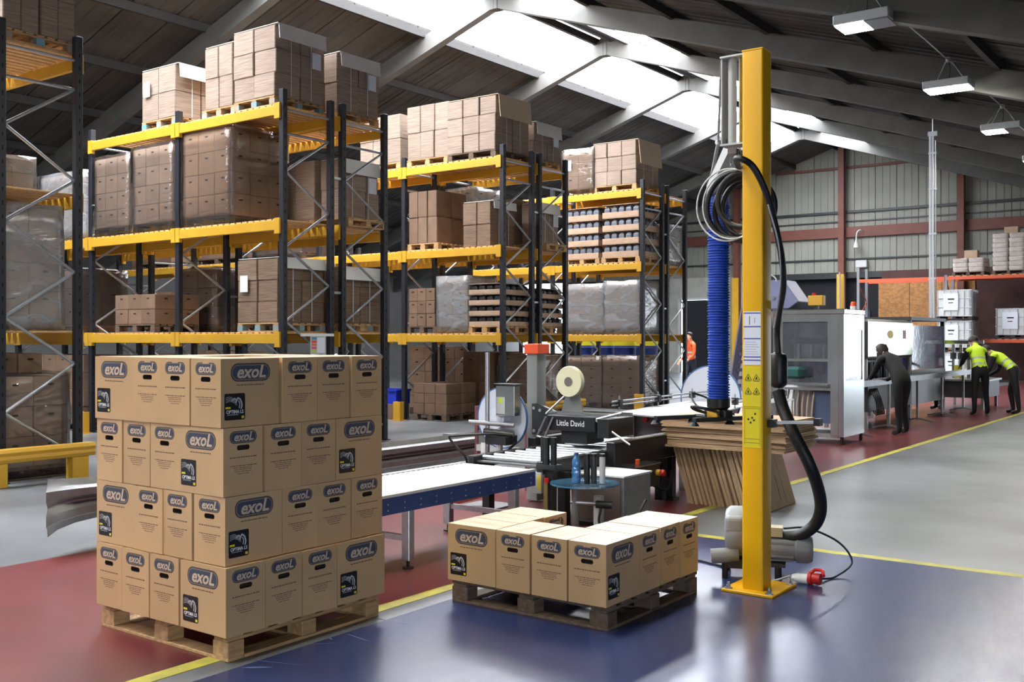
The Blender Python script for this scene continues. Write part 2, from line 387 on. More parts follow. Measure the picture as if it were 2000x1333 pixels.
# --- hanging high bay lamps on a line along the hall
LENS = emit('lamp_lens', (255,252,240), LAMP)
def lamp(x, y, z, lit, label):
    t = thing('high_bay_lamp', label, 'lamp', (x, y, z), group='hanging high bay lamps')
    q = MB(); q.box(-.36, -.24, 0, .36, .24, .13); q.build('housing', LGREY, t, bevel=.012)
    q = MB(); q.box(-.34, -.22, -.012, -.34+.68*lit, .22, -.001); q.build('lens', LENS, t)
    if lit < 1: q = MB(); q.box(-.34+.68*lit+.005, -.22, -.012, .34, .22, -.001); q.build('unlit_lens', M('unlit_reflector', (120,122,126), .25, .6), t)
    h = roof(x)-.2-z
    for sx in (-1, 1):
        for sy in (-1, 1): MB().cyl((sx*.26, sy*.16, .13), (sx*.03, 0, h-.02), .006, 6).build('chain', GALV, t)
    MB().cyl((0, 0, h-.06), (0, 0, h+.02), .045, 10).build('hook_plate', LGREY, t)
    MB().tube([(0, 0, .13), (.02, .0, h*.6), (0, 0, h)], .01, 6).build('flex', DARK, t)
for y, lit, lb in ((13.62, .55, 'hanging lamp nearest the camera, half of its lens lit'), (17.95, 1, 'hanging lamp with its whole lens lit, middle of three'),
        (22.2, .6, 'hanging lamp farthest down the hall, half lit'), (26.5, 1, 'hanging lamp just entering the frame edge')):
    lamp(-4.28, y, 5.72, lit, lb)
t = thing('lamp_cable', 'thin supply cable running along the line of hanging lamps', 'cable', (-4.28, 0, roof(-4.28)-.215))
MB().tube([(0, -6+i*1.5, -.02*math.sin(i*2.1)**2) for i in range(24)], .012, 6).build('cable', LGREY, t)
for y in (9.3, 5.0, .7, -3.6): lamp(-4.28, y, 5.72, 1, 'hanging lamp of the same line overhead behind the frame')

# ---------------------------------------------------------------- pallets
def bevel_mesh(me, w, segs=1):
    bm = bmesh.new(); bm.from_mesh(me)
    bmesh.ops.bevel(bm, geom=[e for e in bm.edges if e.is_manifold and e.calc_face_angle(0) > .6], offset=w, segments=segs, affect='EDGES', clamp_overlap=True)
    bm.to_mesh(me); bm.free(); return me
PM = {}
def unit(key, fn):
    if key not in PM: PM[key] = fn()
    return PM[key]
def pallet_parts(par, w, d, mat, blockmat=None, h=.14, top=7, label=None):
    """nine block pallet, boards run along x on top; local origin at the centre of its foot"""
    bm_ = blockmat or mat; r3 = lambda v: round(v, 3)
    def brd(lx, ly, lz, mt): return unit(('b', r3(lx), r3(ly), r3(lz), mt.name), lambda: bevel_mesh(MB().cb((0,0,0), (lx, ly, lz)).mesh('board', mt), .003))
    for i in range(3):
        y = (i-1)*(d/2-.05)
        put('bottom_board', brd(w, .1, .018, mat), par, (0, y, .009))
        for j in range(3):
            put('block', brd(.12, .1, .078, bm_), par, ((j-1)*(w/2-.06), y, .018+.039))
    for s in (-1, 1): put('bottom_board', brd(.1, d-.21, .018, mat), par, (s*(w/2-.05), 0, .009))
    for j in range(3): put('stringer_board', brd(.1, d, .018, mat), par, ((j-1)*(w/2-.06), 0, .105))
    for i in range(top):
        put('deck_board', brd(w, .095, .02, mat), par, (0, -d/2+.0475+i*(d-.095)/(top-1), .124))

# ---------------------------------------------------------------- printed oil cartons
CL, CW, CH = .372, .25, .338
def slot_body(sx, sy, h, ends):
    """carton body; ends = 'y' or 'x': the two faces that carry a hand hole"""
    q = MB(); X, Y = sx/2, sy/2
    if ends == 'y': pass
    def side(T, w, hole):
        if not hole:
            q.add([(-w/2,0,0),(w/2,0,0),(w/2,h,0),(-w/2,h,0)], [(0,1,2,3)], T); return
        hw, hh, zc, r = .039, .0125, h*.70, .0115
        xs = [-w/2, -hw, hw, w/2]; ys = [0, zc-hh, zc+hh, h]
        for i in range(3):
            for j in range(3):
                if i == 1 and j == 1: continue
                q.add([(xs[i],ys[j],0),(xs[i+1],ys[j],0),(xs[i+1],ys[j+1],0),(xs[i],ys[j+1],0)], [(0,1,2,3)], T)
        rr_ = [(x, y+zc) for x, y in round_rect(hw*2, hh*2, r, 4)]
        for c, (cx, cy) in enumerate(((hw, zc+hh), (-hw, zc+hh), (-hw, zc-hh), (hw, zc-hh))):
            arc = rr_[c*5:c*5+5]; q.add([(cx, cy, 0)]+[(a, b, 0) for a, b in arc], [(0, 1, 2, 3, 4, 5)], T)
        n = len(rr_); q.k = 1
        q.add([(a, b, 0) for a, b in rr_]+[(a, b, -.03) for a, b in rr_], [(i, (i+1)%n, n+(i+1)%n, n+i) for i in range(n)]+[tuple(range(n, 2*n))], T)
        q.k = 0
    R = lambda rz, off: Matrix.Rotation(rz, 4, 'Z') @ Matrix.Translation((0, -off, 0)) @ Matrix.Rotation(PI/2, 4, 'X')
    side(R(0, Y), sx, ends == 'y'); side(R(PI, Y), sx, ends == 'y')
    side(R(PI/2, X), sy, ends == 'x'); side(R(-PI/2, X), sy, ends == 'x')
    q.add([(-X,-Y,0),(X,-Y,0),(X,Y,0),(-X,Y,0)], [(0,1,2,3)]); q.add([(-X,-Y,h-.002),(X,-Y,h-.002),(X,Y,h-.002),(-X,Y,h-.002)], [(0,1,2,3)])
    me = q.mesh('carton', [CARD, HOLE])
    bm = bmesh.new(); bm.from_mesh(me); bmesh.ops.remove_doubles(bm, verts=bm.verts, dist=.0004); bm.to_mesh(me); bm.free()
    return me
BODY = {'n': slot_body(CW-.009, CL-.009, CH, 'y'), 't': slot_body(CL-.009, CW-.009, CH, 'x')}
def badge(w, h):
    q = MB()
    for k, s, z in ((0, 0, .0005), (1, .010, .0009), (2, .015, .0013)):
        q.k = k; q.prism(round_rect(w-s*w/.16, h-s*w/.16, (h-s*w/.16)*.46, 6), 0, z, 'z')
    return q.mesh('logo_badge', [BADGER, M('logo_ring', (150,128,104), .7), BADGE])
def words(rows, name='print_lines'):        # rows: (y, height, total width)
    q = MB(); rr = random.Random(len(rows)*7+3)
    for y, hh, w in rows:
        x = -w/2
        while x < w/2-.004:
            l = min(rr.uniform(.008, .026), w/2-x); q.box(x, y-hh/2, 0, x+l, y+hh/2, .0005); x += l+.004
    return q.mesh(name, PRINT)
B_BIG, B_SM = badge(.245, .092), badge(.166, .062)
T_BIG = text_mesh('exoL', .088, 'logo_lettering', BADGEL, .25, .0022, .0004, .178); T_SM = text_mesh('exoL', .058, 'logo_lettering', BADGEL, .25, .0014, .0004, .118)
WL_SIDE = words([(0, .005, .17)]); WL_END = words([(.03, .0055, .165), (-.012, .004, .165), (-.022, .003, .12), (-.031, .003, .11), (-.041, .003, .10), (-.052, .003, .07)])
def prod_label():
    q = MB(); q.prism(round_rect(.125, .132, .008, 3), 0, .0006, 'z'); return q.mesh('product_label', BLACKP)
def prod_art():
    q = MB(); z = .0010
    def strip(pts, w):
        for (a, b), (c, d_) in zip(pts, pts[1:]):
            dx, dy = c-a, d_-b; l = math.hypot(dx, dy) or 1; nx, ny = -dy/l*w/2, dx/l*w/2
            q.add([(a+nx, b+ny, z), (c+nx, d_+ny, z), (c-nx, d_-ny, z), (a-nx, b-ny, z)], [(0,1,2,3)])
    q.k = 0
    for k in range(4):      # sweeping light streaks and an angular grey shape
        strip([(-.055, .045-k*.008), (-.03, .05-k*.007), (-.008, .04-k*.006), (.012, .03-k*.008)], .0022)
    strip([(.005, .02), (.018, .044), (.034, .034), (.044, .008), (.038, -.012)], .008)
    strip([(.022, .03), (.030, .012), (.026, -.008)], .005); strip([(-.02, .03), (0, .042), (.01, .03)], .006)
    q.k = 1; q.add([(-.056, -.010, z), (-.026, -.010, z), (-.026, 0, z), (-.056, 0, z)], [(0,1,2,3)])
    q.add([(.040, -.060, z), (.056, -.060, z), (.056, -.047, z), (.040, -.047, z)], [(0,1,2,3)])
    q.k = 0; q.add([(-.046, -.041, z), (.02, -.041, z), (.02, -.0385, z), (-.046, -.0385, z)], [(0,1,2,3)])
    return q.mesh('label_artwork', [M('label_grey_print', (196,198,200), .5), YELP])
LBL, ART, OPT = prod_label(), prod_art(), text_mesh('OPTIMA LS', .024, 'label_lettering', WHITE, 0, .0005, .0002, .104)
ROT = {'f': (PI/2, 0, 0), 'r': (PI/2, 0, PI/2), 'b': (PI/2, 0, PI), 'l': (PI/2, 0, -PI/2)}
def on_face(par, me, name, face, dist, u, v, lift=0):
    o = D.objects.new(name, me); COL.objects.link(o); o.parent = par; o.rotation_euler = ROT[face]
    a = ROT[face][2]; nx, ny = math.sin(a), -math.cos(a); dist += lift
    o.location = (nx*dist + math.cos(a)*u, ny*dist + math.sin(a)*u, v); return o
def decorate(c, face, kind, dist):
    if kind == 'side':
        b = on_face(c, B_BIG, 'logo_badge', face, dist, 0, CH*.80); t = put('logo_lettering', T_BIG, b, (0, 0, .0016))
        on_face(c, WL_SIDE, 'print_lines', face, dist, .0, CH*.615)['kind'] = 'stuff'
        p = on_face(c, LBL, 'product_label', face, dist, -.098, CH*.30)
        put('label_artwork', ART, p); put('label_lettering', OPT, p, (0, -.026, .0012))
    else:
        b = on_face(c, B_SM, 'logo_badge', face, dist, 0, CH*.855); put('logo_lettering', T_SM, b, (0, 0, .0016))
        on_face(c, WL_END, 'print_lines', face, dist, 0, CH*.47)['kind'] = 'stuff'
FLAPS = {}
def flaps(c, o):
    sx, sy = (CW-.009, CL-.009) if o == 'n' else (CL-.009, CW-.009)
    if o not in FLAPS:
        def f(s):
            q = MB()
            if o == 'n': q.box(s*.0015, -sy/2, 0, s*sx/2, sy/2, .003)
            else: q.box(-sx/2, s*.0015, 0, sx/2, s*sy/2, .003)
            return q.mesh('top_flap', CARD)
        q = MB()
        if o == 'n': q.box(-.025, -sy/2-.0006, .0031, .025, sy/2+.0006, .0035).box(-.025, -sy/2-.0006, -.05, .025, -sy/2-.0001, .0035)
        else: q.box(-sx/2-.0006, -.025, .0031, sx/2+.0006, .025, .0035).box(sx/2+.0001, -.025, -.05, sx/2+.0006, .025, .0035)
        FLAPS[o] = (f(-1), f(1), q.mesh('tape', M('clear_tape', (202,168,128), .3)))
    for k in (0, 1): 
        p = put('top_flap', FLAPS[o][k], c, (0, 0, CH-.001)); p.rotation_euler[1 if o == 'n' else 0] = random.uniform(-.002, .008)*(1 if (k == 0) == (o == 'n') else -1)
    put('tape', FLAPS[o][2], c, (0, 0, CH-.001))
S_ = CL+3*CW
def layer(x0, y0, z, pat, row, where, top=False, skip=(), group=''):
    """pinwheel of twelve cartons; x0,y0 near left corner; pat 'A' or its mirror 'B'"""
    B = []
    for i in range(3):
        B.append((CL+CW*(i+.5), CL/2, 'n', ('front', i+2)))                 # front block
        B.append((CL/2, CW*(i+.5), 't', ('left', i+1)))                     # left block
        B.append((S_-CL/2, CL+CW*(i+.5), 't', ('right', i+2)))              # right block
        B.append((CW*(i+.5), 3*CW+CL/2, 'n', ('back', i+1)))                # back block
    for u, v, o, (blk, i) in B:
        if blk in skip: continue
        if pat == 'B': u = S_-u
        sx, sy = (CW, CL) if o == 'n' else (CL, CW)
        onf = v-sy/2 < .01; onr = u+sx/2 > S_-.01
        nl = sum(1 for b in B if b[1]-(CL if b[2] == 'n' else CW)/2 < .01 and (S_-b[0] if pat == 'B' else b[0]) < u-.01)+1
        nr = sum(1 for b in B if (S_-b[0] if pat == 'B' else b[0])+(CW if b[2] == 'n' else CL)/2 > S_-.01 and b[1] < v-.01)+1
        words_ = {1: 'first', 2: 'second', 3: 'third', 4: 'fourth'}
        if onf and onr: lb = f'carton at the near corner of the {row} {where}'
        elif onf: lb = f'{words_[nl]} carton from the left end of the left-hand face, {row} {where}'
        elif onr: lb = f'{words_[nr]} carton from the near corner on the right-hand face, {row} {where}'
        elif top: lb = f'{words_[i]} carton of the {blk} block, only its top showing, {where[3:]}'
        else: lb = f'plain carton hidden inside the {row} {where}'
        j = .006
        c = put('carton', BODY[o], None, (x0+u+random.uniform(-j, j), y0+v+random.uniform(-j, j), z), random.uniform(-.014, .014))
        tag(c, lb, 'carton', group)
        if onf: decorate(c, 'f', 'end' if o == 'n' else 'side', sy/2-.0045)
        if onr: decorate(c, 'r', 'side' if o == 'n' else 'end', sx/2-.0045)
        if top: flaps(c, o)
        if 'back' in skip and blk == 'left' and i == 3: decorate(c, 'r', 'end', sx/2-.0045)
p = thing('wooden_pallet', 'wooden pallet under the tall stack of printed cartons', 'pallet', (-4.665, 3.745, 0)); pallet_parts(p, 1.10, 1.06, WOOD)
for k, (row, dx, dy) in enumerate((('bottom row', .035, -.015), ('third row', 0, .0), ('second row', .005, .005), ('top row', -.005, -.005))):
    layer(-5.235+dx, 3.185+dy, .136+k*(CH+.002), 'BABA'[k], row, 'of the tall stack', k == 3, group='cartons in the tall stack')
p = thing('wooden_pallet', 'dark weathered pallet under the single layer of cartons', 'pallet', (-3.44, 5.32, 0)); pallet_parts(p, 1.10, 1.08, WOODD)
layer(-4.005, 4.75, .136, 'A', 'single layer', 'on the low pallet', True, ('back',), 'cartons on the low pallet')

# ---------------------------------------------------------------- pallet racking
ROWX = [-11.15, -13.55, -15.95, -18.35, -20.75, -23.15]
DECK = (1.68, 3.28, 4.90)
UPR = unit('upright', lambda: None)
def rack(label, y0, bays, guards=True, back=False):
    """bays: list of tuples of levels present (1..3) for each bay going away from the aisle"""
    t = thing('pallet_rack', label, 'rack', (ROWX[0], y0, 0), group='pallet racking rows')
    D_ = .9
    tops = []
    for i in range(len(bays)+1):
        tops.append(max([max(b) for b in bays[max(i-1, 0):i+1]]))
    for i, tp in enumerate(tops):
        x = -2.4*i; H_ = {3: 5.10, 2: 3.55, 1: 2.0}[tp]
        for y in (0, D_):
            q = MB()     # open C section with a lip, holes are too small to see
            q.box(x-.045, y-.042, .01, x+.045, y+.042, H_); q.box(x-.08, y-.07, 0, x+.08, y+.07, .01)
            q.build('upright', NAVY, t, bevel=.006)
            if i == 0 or tp == 3:
                q = MB(); z = .35
                while z < H_-.1: q.box(x+.0451, y-.008, z, x+.0457, y+.008, z+.05); z += .15
                q.build('upright_slots', M('slot_shadow', (8,8,10), .9), t)['kind'] = 'stuff'
        z = H_-.25
        for zz in (H_-.28, H_-.62): MB().cyl((x, .04, zz), (x, D_-.04, zz), .019, 8).build('brace', GALV, t, smooth=True)
        a = 1; z = H_-.62
        while z-.53 > .15:
            MB().cyl((x, D_-.04 if a else .04, z), (x, .04 if a else D_-.04, z-.53), .019, 8).build('brace', GALV, t, smooth=True)
            a = 1-a; z -= .53
    for b, lv in enumerate(bays):
        xa, xb = -2.4*b-.045, -2.4*(b+1)+.045
        for l in lv:
            z = DECK[l-1]-.025
            for y in (-.045, D_+.045):
                m_ = MB().box(xb, y-.022, z-.14, xa, y+.022, z).build('beam', YEL, t, bevel=.006)
                for xx in (xa, xb):
                    s = -1 if xx == xa else 1
                    MB().box(xx-s*.05, y-.03, z-.19, xx+s*.06, y+.03, z+.03).build('beam_connector', YEL, m_)
            sl = unit('slat', lambda: bevel_mesh(MB().cb((0, 0, 0), (.098, .98, .022)).mesh('deck_slat', SLAT), .003))
            n = 17
            for k in range(n):
                put('deck_slat', sl, t, (xa-.08-k*(xa-xb-.16)/(n-1), D_/2, z+.0125+random.uniform(0, .002)), random.uniform(-.012, .012))
    return t
rack('racking beside the guard rail at the very edge of the hall', 5.67, [(1, 2, 3), (1, 2, 3)])
rack('racking row behind the tall carton stack, facing it', 9.66, [(1, 2, 3), (1, 2, 3), (1, 2)])
rack('racking row backing onto the one behind the tall carton stack', 10.80, [(1, 2, 3), (1, 2), (1, 2)])
rack('middle racking row, the one with a yellow column guard', 14.79, [(1, 2, 3), (1, 2, 3), (1, 2), (1, 2), (1, 2)])
rack('racking row backing onto the middle row', 15.93, [(1, 2, 3), (1, 2)])
rack('farthest racking row, the one holding bottle trays up high', 19.92, [(1, 2, 3), (1, 2, 3)])
rack('racking row backing onto the farthest row', 21.06, [(1, 2, 3), (1, 2)])
for y, lb in ((10.56, 'first'), (15.69, 'middle'), (20.82, 'farthest')):
    t = thing('rack_spacer', f'short galvanised spacer ties joining the {lb} pair of racking rows', 'rack tie', (ROWX[0], y+.12, 0))
    for x in (0, -2.4):
        for z in (.6, 2.25, 3.95): bx('tie_bar', GALV, t, x-.02, -.09, z, x+.02, .09, z+.035)

# ---------------------------------------------------------------- loads on the racking
FILM = film('stretch_film', (216,206,204), .07, .14, .45, 3.0, (1, 1, 2.5))
FILMW = film('milky_stretch_film', (206,206,208), .40, .2, .35, 2.2, (1, 1, 2.5))
BOTM = M('grey_bottle', (104,110,122), .35, rnd=.08); BOTD = M('black_bottle', (44,46,52), .35, rnd=.08)
def rough_box(w, d, h, sag=.012, seed=0, n=5):
    """a closed box shell with gently pulled in, uneven faces"""
    rr = random.Random(seed); bm = bmesh.new()
    bmesh.ops.create_cube(bm, size=1); bmesh.ops.subdivide_edges(bm, edges=bm.edges, cuts=n, use_grid_fill=True)
    for v in bm.verts:
        c = v.co.copy(); on = [abs(abs(c[i])-.5) < 1e-4 for i in range(3)]
        v.co = Vector((c.x*w, c.y*d, (c.z+.5)*h))
        for i in range(2):
            if on[i]: v.co[i] += (rr.uniform(-sag, sag*.4))*(1 if c[i] > 0 else -1)
        if on[2] and c.z > 0: v.co.z += rr.uniform(-sag, sag)*.7
    me = D.meshes.new('shell'); bm.to_mesh(me); bm.free()
    for p in me.polygons: p.use_smooth = True
    return me
ldc = [0]
def load(kind, label, X0, X1, Y0, Y1, z, top, cat=None, mat=None, cap=None, n=(3, 2, 5), paper=None, pal=True, wrap=None, rz=0, pmat=None, group=None, blue=False, lean=0):
    ldc[0] += 1; w, d = X1-X0, Y1-Y0
    lim = -11.30 if cap else -11.215
    if lim < X1 < -10: X0 += lim-X1; X1 = lim
    name = {'flats': 'flat_carton_load', 'cartons': 'carton_load', 'bottles': 'bottle_load'}[kind]
    t = thing(name, label, cat or {'flats': 'flat cartons', 'cartons': 'carton load', 'bottles': 'bottle load'}[kind], ((X0+X1)/2, (Y0+Y1)/2, z+.001), rz, group)
    h0 = 0
    if pal:
        p = D.objects.new('pallet', None); COL.objects.link(p); p.parent = t
        pallet_parts(p, round(max(w, .8)*20)/20, round(d*20)/20, pmat or WOOD, BLUEP if blue else None); h0 = .135
    H_ = top-z-h0; nx, ny, nz = n
    if kind == 'flats': nz = max(2, nz//2)
    rr = random.Random(ldc[0]*31)
    if kind in ('flats', 'cartons'):
        mt = mat or (FLAT if kind == 'flats' else CARD2); cw, cd, ch = w/nx, d/ny, H_/nz
        if kind == 'flats':
            mes = [unit((kind, k, round(cw, 2), round(cd, 2), round(ch, 3), mt.name), lambda: bevel_mesh(MB().cb((0, 0, ch/2), (cw-.008-.01*k, cd-.008, ch-.002)).mesh('bundle', mt), .008, 2)) for k in range(2)]
        else:
            def cm():
                q = MB(); q.cb((0, 0, ch/2), (cw-.006, cd-.006, ch-.004)); me = bevel_mesh(q.mesh('carton', [mt, HOLE]), .006)
                q = MB(); q.k = 0; return me
            mes = [unit((kind, 0, round(cw, 2), round(cd, 2), round(ch, 3), mt.name), cm)]*2
            hh = unit(('hh', 0), lambda: MB().prism(round_rect(.07, .024, .011, 3), -.002, .001, 'z').mesh('hand_hole', HOLE))
        for k in range(nz):
            for i in range(nx):
                for j in range(ny):
                    if 0 < i < nx-1 and 0 < j and k < nz-1 and ny > 1: continue
                    if i == 0 and j > 0 and k < nz-1 and nx > 1: continue
                    s = .008 if kind == 'flats' else .003
                    b = put('bundle' if kind == 'flats' else 'carton', rr.choice(mes), t, (-w/2+cw*(i+.5)+rr.uniform(-s, s)+lean*k, -d/2+cd*(j+.5)+rr.uniform(-s, s), h0+ch*k), rr.uniform(-.015, .015))
                    if kind == 'cartons' and ch > .2:
                        if j == 0: on_face(b, hh, 'hand_hole', 'f', cd/2-.002, 0, ch*.72)
                        if i == nx-1: on_face(b, hh, 'hand_hole', 'r', cw/2-.002, 0, ch*.72)
    else:
        tw = w/nx; ch = H_/nz; bt = mat or BOTM
        bot = unit(('bot', bt.name, round(ch, 2)), lambda: bottle_mesh(.082, .082, ch*.97, bt))
        for k in range(nz):
            for i in range(nx):
                x0 = -w/2+tw*i+.02
                tr = bx('tray', CARD2, t, x0, -d/2, h0+ch*k, x0+tw-.04, d/2, h0+ch*k+ch*.42, bevel=.004)
                m_ = max(3, int((tw-.06)/.17))
                for b in range(m_):
                    put('bottle', bot, t, (x0+(b+.5)*(tw-.04)/m_, -d/2+.1, h0+ch*k+.012))
                if i == nx-1:
                    for b in range(1, 5): put('bottle', bot, t, (x0+tw-.04-.1, -d/2+.1+b*(d-.2)/4, h0+ch*k+.012))
                bx('layer_pad', CARD2, t, x0, -d/2+.004, h0+ch*(k+1)-.012, x0+tw-.04, d/2-.004, h0+ch*(k+1)-.001)
    if cap:
        m_ = MB(); fl_ = .22 if cap[1:] == '' else float(cap[1:])
        m_.box(-w/2+.01, -d/2+.01, h0+H_+.012, w/2+.05, d/2-.01, h0+H_+.020)
        T = Matrix.Translation((w/2+.05, 0, h0+H_+.020)) @ Matrix.Rotation(-.10, 4, 'Y')
        m_.box(-.008, -d/2+.03, -fl_, 0, d/2-.03, 0, T); m_.build('cap_sheet', CAPW if cap[0] == 'w' else CAPB, t)
        if kind == 'flats':
            for yy in (-.2, .2): MB().box(w/2+.014, yy*d-.006, h0+.02, w/2+.018, yy*d+.006, h0+H_).build('strap', HOSEC, t)
    if paper:
        for f in paper: on_face(t, unit('paper', lambda: MB().box(-.085, -.12, -.001, .085, .12, .001).mesh('paper_label', PAPER)), 'paper_label', f, (d/2 if f == 'f' else w/2)+.03, (-.3*w if f == 'f' else .3*d), h0+H_*.62)
    if wrap:
        me = rough_box(w+.05, d+.05, H_+.06+(.10 if pal else 0), .014, ldc[0], 6); me.materials.append(FILMW if wrap == 'w' else FILM)
        put('stretch_film', me, t, (0, 0, h0-.02-(.10 if pal else 0)))
    return t
def bottle_mesh(w, d, h, mt):
    q = MB(); r = lambda s: [(x, y) for x, y in round_rect(.15*s, .13*s, .03*s, 3)]
    secs = [(1, 0), (1, h*.62), (.92, h*.70), (.45, h*.86), (.33, h*.88)]
    vs = []; fs = []; n = len(r(1))
    for s, z in secs: vs += [(x, y, z) for x, y in r(s)]
    for k in range(len(secs)-1): fs += [(k*n+i, k*n+(i+1)%n, (k+1)*n+(i+1)%n, (k+1)*n+i) for i in range(n)]
    fs += [tuple(range(n))[::-1], tuple(range((len(secs)-1)*n, len(secs)*n))]; q.add(vs, fs)
    q.k = 1; q.cyl((0, 0, h*.88), (0, 0, h*.98), .022, 10)
    return q.mesh('bottle', [mt, DARK])
A, A2, B, B2, C, C2, Z2 = 9.64, 10.84, 14.77, 15.97, 19.9, 21.1, 5.66
L1, L2, L3 = DECK
# first row, top level
load('flats', 'strapped flat cartons with white cap, alone on a pallet over the wrapped pallets', -14.50, -13.60, A, A+.95, L3, 5.84, cap='w', n=(2, 2, 5), paper='f', blue=True)
load('flats', 'narrow tall bundle of flat cartons between two capped bundles up high', -12.95, -12.30, A+.05, A+.9, L3, 5.96, cap='w', n=(2, 2, 5), blue=True)
load('flats', 'tallest flat carton load with white cap at the top racking corner', -12.05, -11.13, A, A+.95, L3, 6.04, cap='w', n=(2, 2, 6), paper='r', blue=True)
load('flats', 'flat carton load with cap behind the tallest one on top racking', -11.95, -11.05, A2, A2+.9, L3, 5.90, cap='w', n=(3, 2, 5), paper='r')
# first row, middle level
load('cartons', 'film wrapped carton pallet at the far end of the middle shelf', -15.85, -14.85, A, A+.95, L2, 4.57, n=(3, 3, 4), wrap='c', pmat=WOODD)
load('cartons', 'film wrapped carton pallet in the middle of three on the shelf', -14.75, -13.68, A, A+.95, L2, 4.62, n=(3, 3, 4), wrap='c', pmat=WOODD)
load('cartons', 'big film wrapped carton pallet showing its corner beside the rack upright', -13.46, -12.30, A+.02, A+1.1, L2, 4.72, n=(3, 3, 4), wrap='c', pmat=WOODD, mat=M('warm_cardboard', (188,150,116), .8, var=.1, rnd=.06))
load('flats', 'plain flat carton block in shade behind the wrapped corner pallet', -12.7, -11.8, A2, A2+.85, L2, 4.33, n=(2, 2, 5))
load('flats', 'capped flat cartons with paper label behind the first end frame, middle shelf', -11.22, -10.80, A2+.05, A2+.9, L2, 4.30, cap='w', n=(1, 3, 5), paper='r', mat=FLAT)
# first row, lowest beam level
load('flats', 'flat cartons with paper label and white cap on the low shelf', -12.1, -11.22, A+.05, A+.95, L1, 2.73, cap='w0.16', n=(2, 2, 6), paper='f', blue=True, mat=FLAT2)
load('flats', 'flat cartons under white cap in the back row, low shelf', -11.7, -10.98, A2+.05, A2+.95, L1, 2.66, cap='w0.2', n=(2, 2, 6), mat=FLAT2)
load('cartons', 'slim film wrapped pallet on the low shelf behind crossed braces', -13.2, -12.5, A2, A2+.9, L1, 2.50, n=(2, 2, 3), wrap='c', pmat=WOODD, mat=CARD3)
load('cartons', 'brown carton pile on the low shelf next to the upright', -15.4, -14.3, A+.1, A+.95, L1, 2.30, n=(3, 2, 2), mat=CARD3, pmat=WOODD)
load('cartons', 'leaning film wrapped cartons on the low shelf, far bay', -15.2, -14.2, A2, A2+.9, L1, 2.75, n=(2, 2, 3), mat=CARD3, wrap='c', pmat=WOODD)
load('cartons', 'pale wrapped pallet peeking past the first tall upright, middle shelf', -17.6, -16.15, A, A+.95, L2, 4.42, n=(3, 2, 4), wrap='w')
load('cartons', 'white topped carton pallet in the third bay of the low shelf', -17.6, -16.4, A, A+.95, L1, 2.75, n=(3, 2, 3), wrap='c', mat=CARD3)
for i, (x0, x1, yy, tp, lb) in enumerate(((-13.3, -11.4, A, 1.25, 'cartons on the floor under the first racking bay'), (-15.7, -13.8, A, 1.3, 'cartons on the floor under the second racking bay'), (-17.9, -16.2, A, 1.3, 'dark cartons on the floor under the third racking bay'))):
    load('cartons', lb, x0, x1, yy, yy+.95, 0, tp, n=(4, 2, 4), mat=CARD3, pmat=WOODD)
# edge row beside the guard rail
load('flats', 'flat carton load on the highest shelf by the frame edge', -12.55, -11.22, Z2+.08, Z2+.92, L3, 5.95, n=(3, 4, 5), blue=True)
load('cartons', 'low wrapped pallet with a loose box on the edge rack middle shelf', -13.3, -12.1, Z2+.1, Z2+.9, L2, 3.75, n=(3, 3, 2), wrap='w')
load('cartons', 'film covered pallet reaching up under the edge rack middle shelf', -12.5, -11.30, Z2+.02, Z2+.80, L1, 3.08, n=(2, 2, 4), wrap='w', mat=CARD2)
load('cartons', 'film wrapped pallet on the floor at the edge rack', -12.5, -11.30, Z2+.05, Z2+.88, 0, 1.16, n=(3, 2, 3), wrap='c', mat=CARD2)
load('cartons', 'brown carton sitting on the floor level wrapped pallet', -12.3, -11.5, Z2+.1, Z2+.68, 1.17, 1.42, n=(2, 2, 1), mat=CARD3, pal=False)
# middle row
load('flats', 'loose banded flat cartons on top of the middle row', -13.47, -12.42, B, B+1.0, L3, 6.06, n=(3, 2, 5))
load('flats', 'wide flat carton load with kraft cap at middle row top corner', -12.33, -11.18, B, B+1.05, L3, 6.02, cap='k0.42', n=(3, 2, 6), pmat=WOODD)
load('flats', 'flat carton block on the middle row top, second bay', -14.75, -13.63, B, B+1.0, L3, 5.98, n=(3, 2, 5))
load('flats', 'capped flat cartons behind the kraft capped load', -12.1, -11.05, B2, B2+.9, L3, 5.72, cap='w0.25', n=(3, 2, 5), paper='r')
load('flats', 'dark flat carton bundle with small white cap, middle row middle shelf', -12.1, -11.45, B+.05, B+.8, L2, 4.10, cap='w0.15', n=(2, 2, 5), mat=FLAT2, pal=False)
load('flats', 'tall brown carton block on the middle row middle shelf', -13.47, -12.75, B+.05, B+.95, L2, 4.42, n=(3, 2, 5), mat=CARD3)
load('cartons', 'milky wrapped pallet seen through the middle row, middle shelf', -13.47, -12.75, B2, B2+.9, L2, 4.58, n=(2, 2, 4), wrap='w', mat=WHITE)
load('flats', 'dark flat cartons in the back of the middle row', -12.65, -11.78, B2, B2+.85, L2, 4.30, n=(3, 2, 5), mat=FLAT2)
load('flats', 'capped flat cartons in the last frame of the middle row', -11.35, -10.95, B2+.15, B2+.85, L2, 4.18, cap='w0.2', n=(1, 2, 5), paper='r')
load('cartons', 'pale wrapped carton column on the middle row low shelf', -12.72, -12.0, B+.05, B+.9, L1, 2.72, n=(2, 2, 4), wrap='w', mat=CARD2)
load('bottles', 'trays of black bottles on the middle row low shelf', -11.72, -10.95, B+.05, B+1.0, L1, 2.60, n=(1, 1, 4), mat=BOTD)
load('bottles', 'trays of dark bottles in the back of the middle row', -11.9, -10.98, B2+.05, B2+.95, L1, 2.55, n=(2, 1, 4), mat=BOTD)
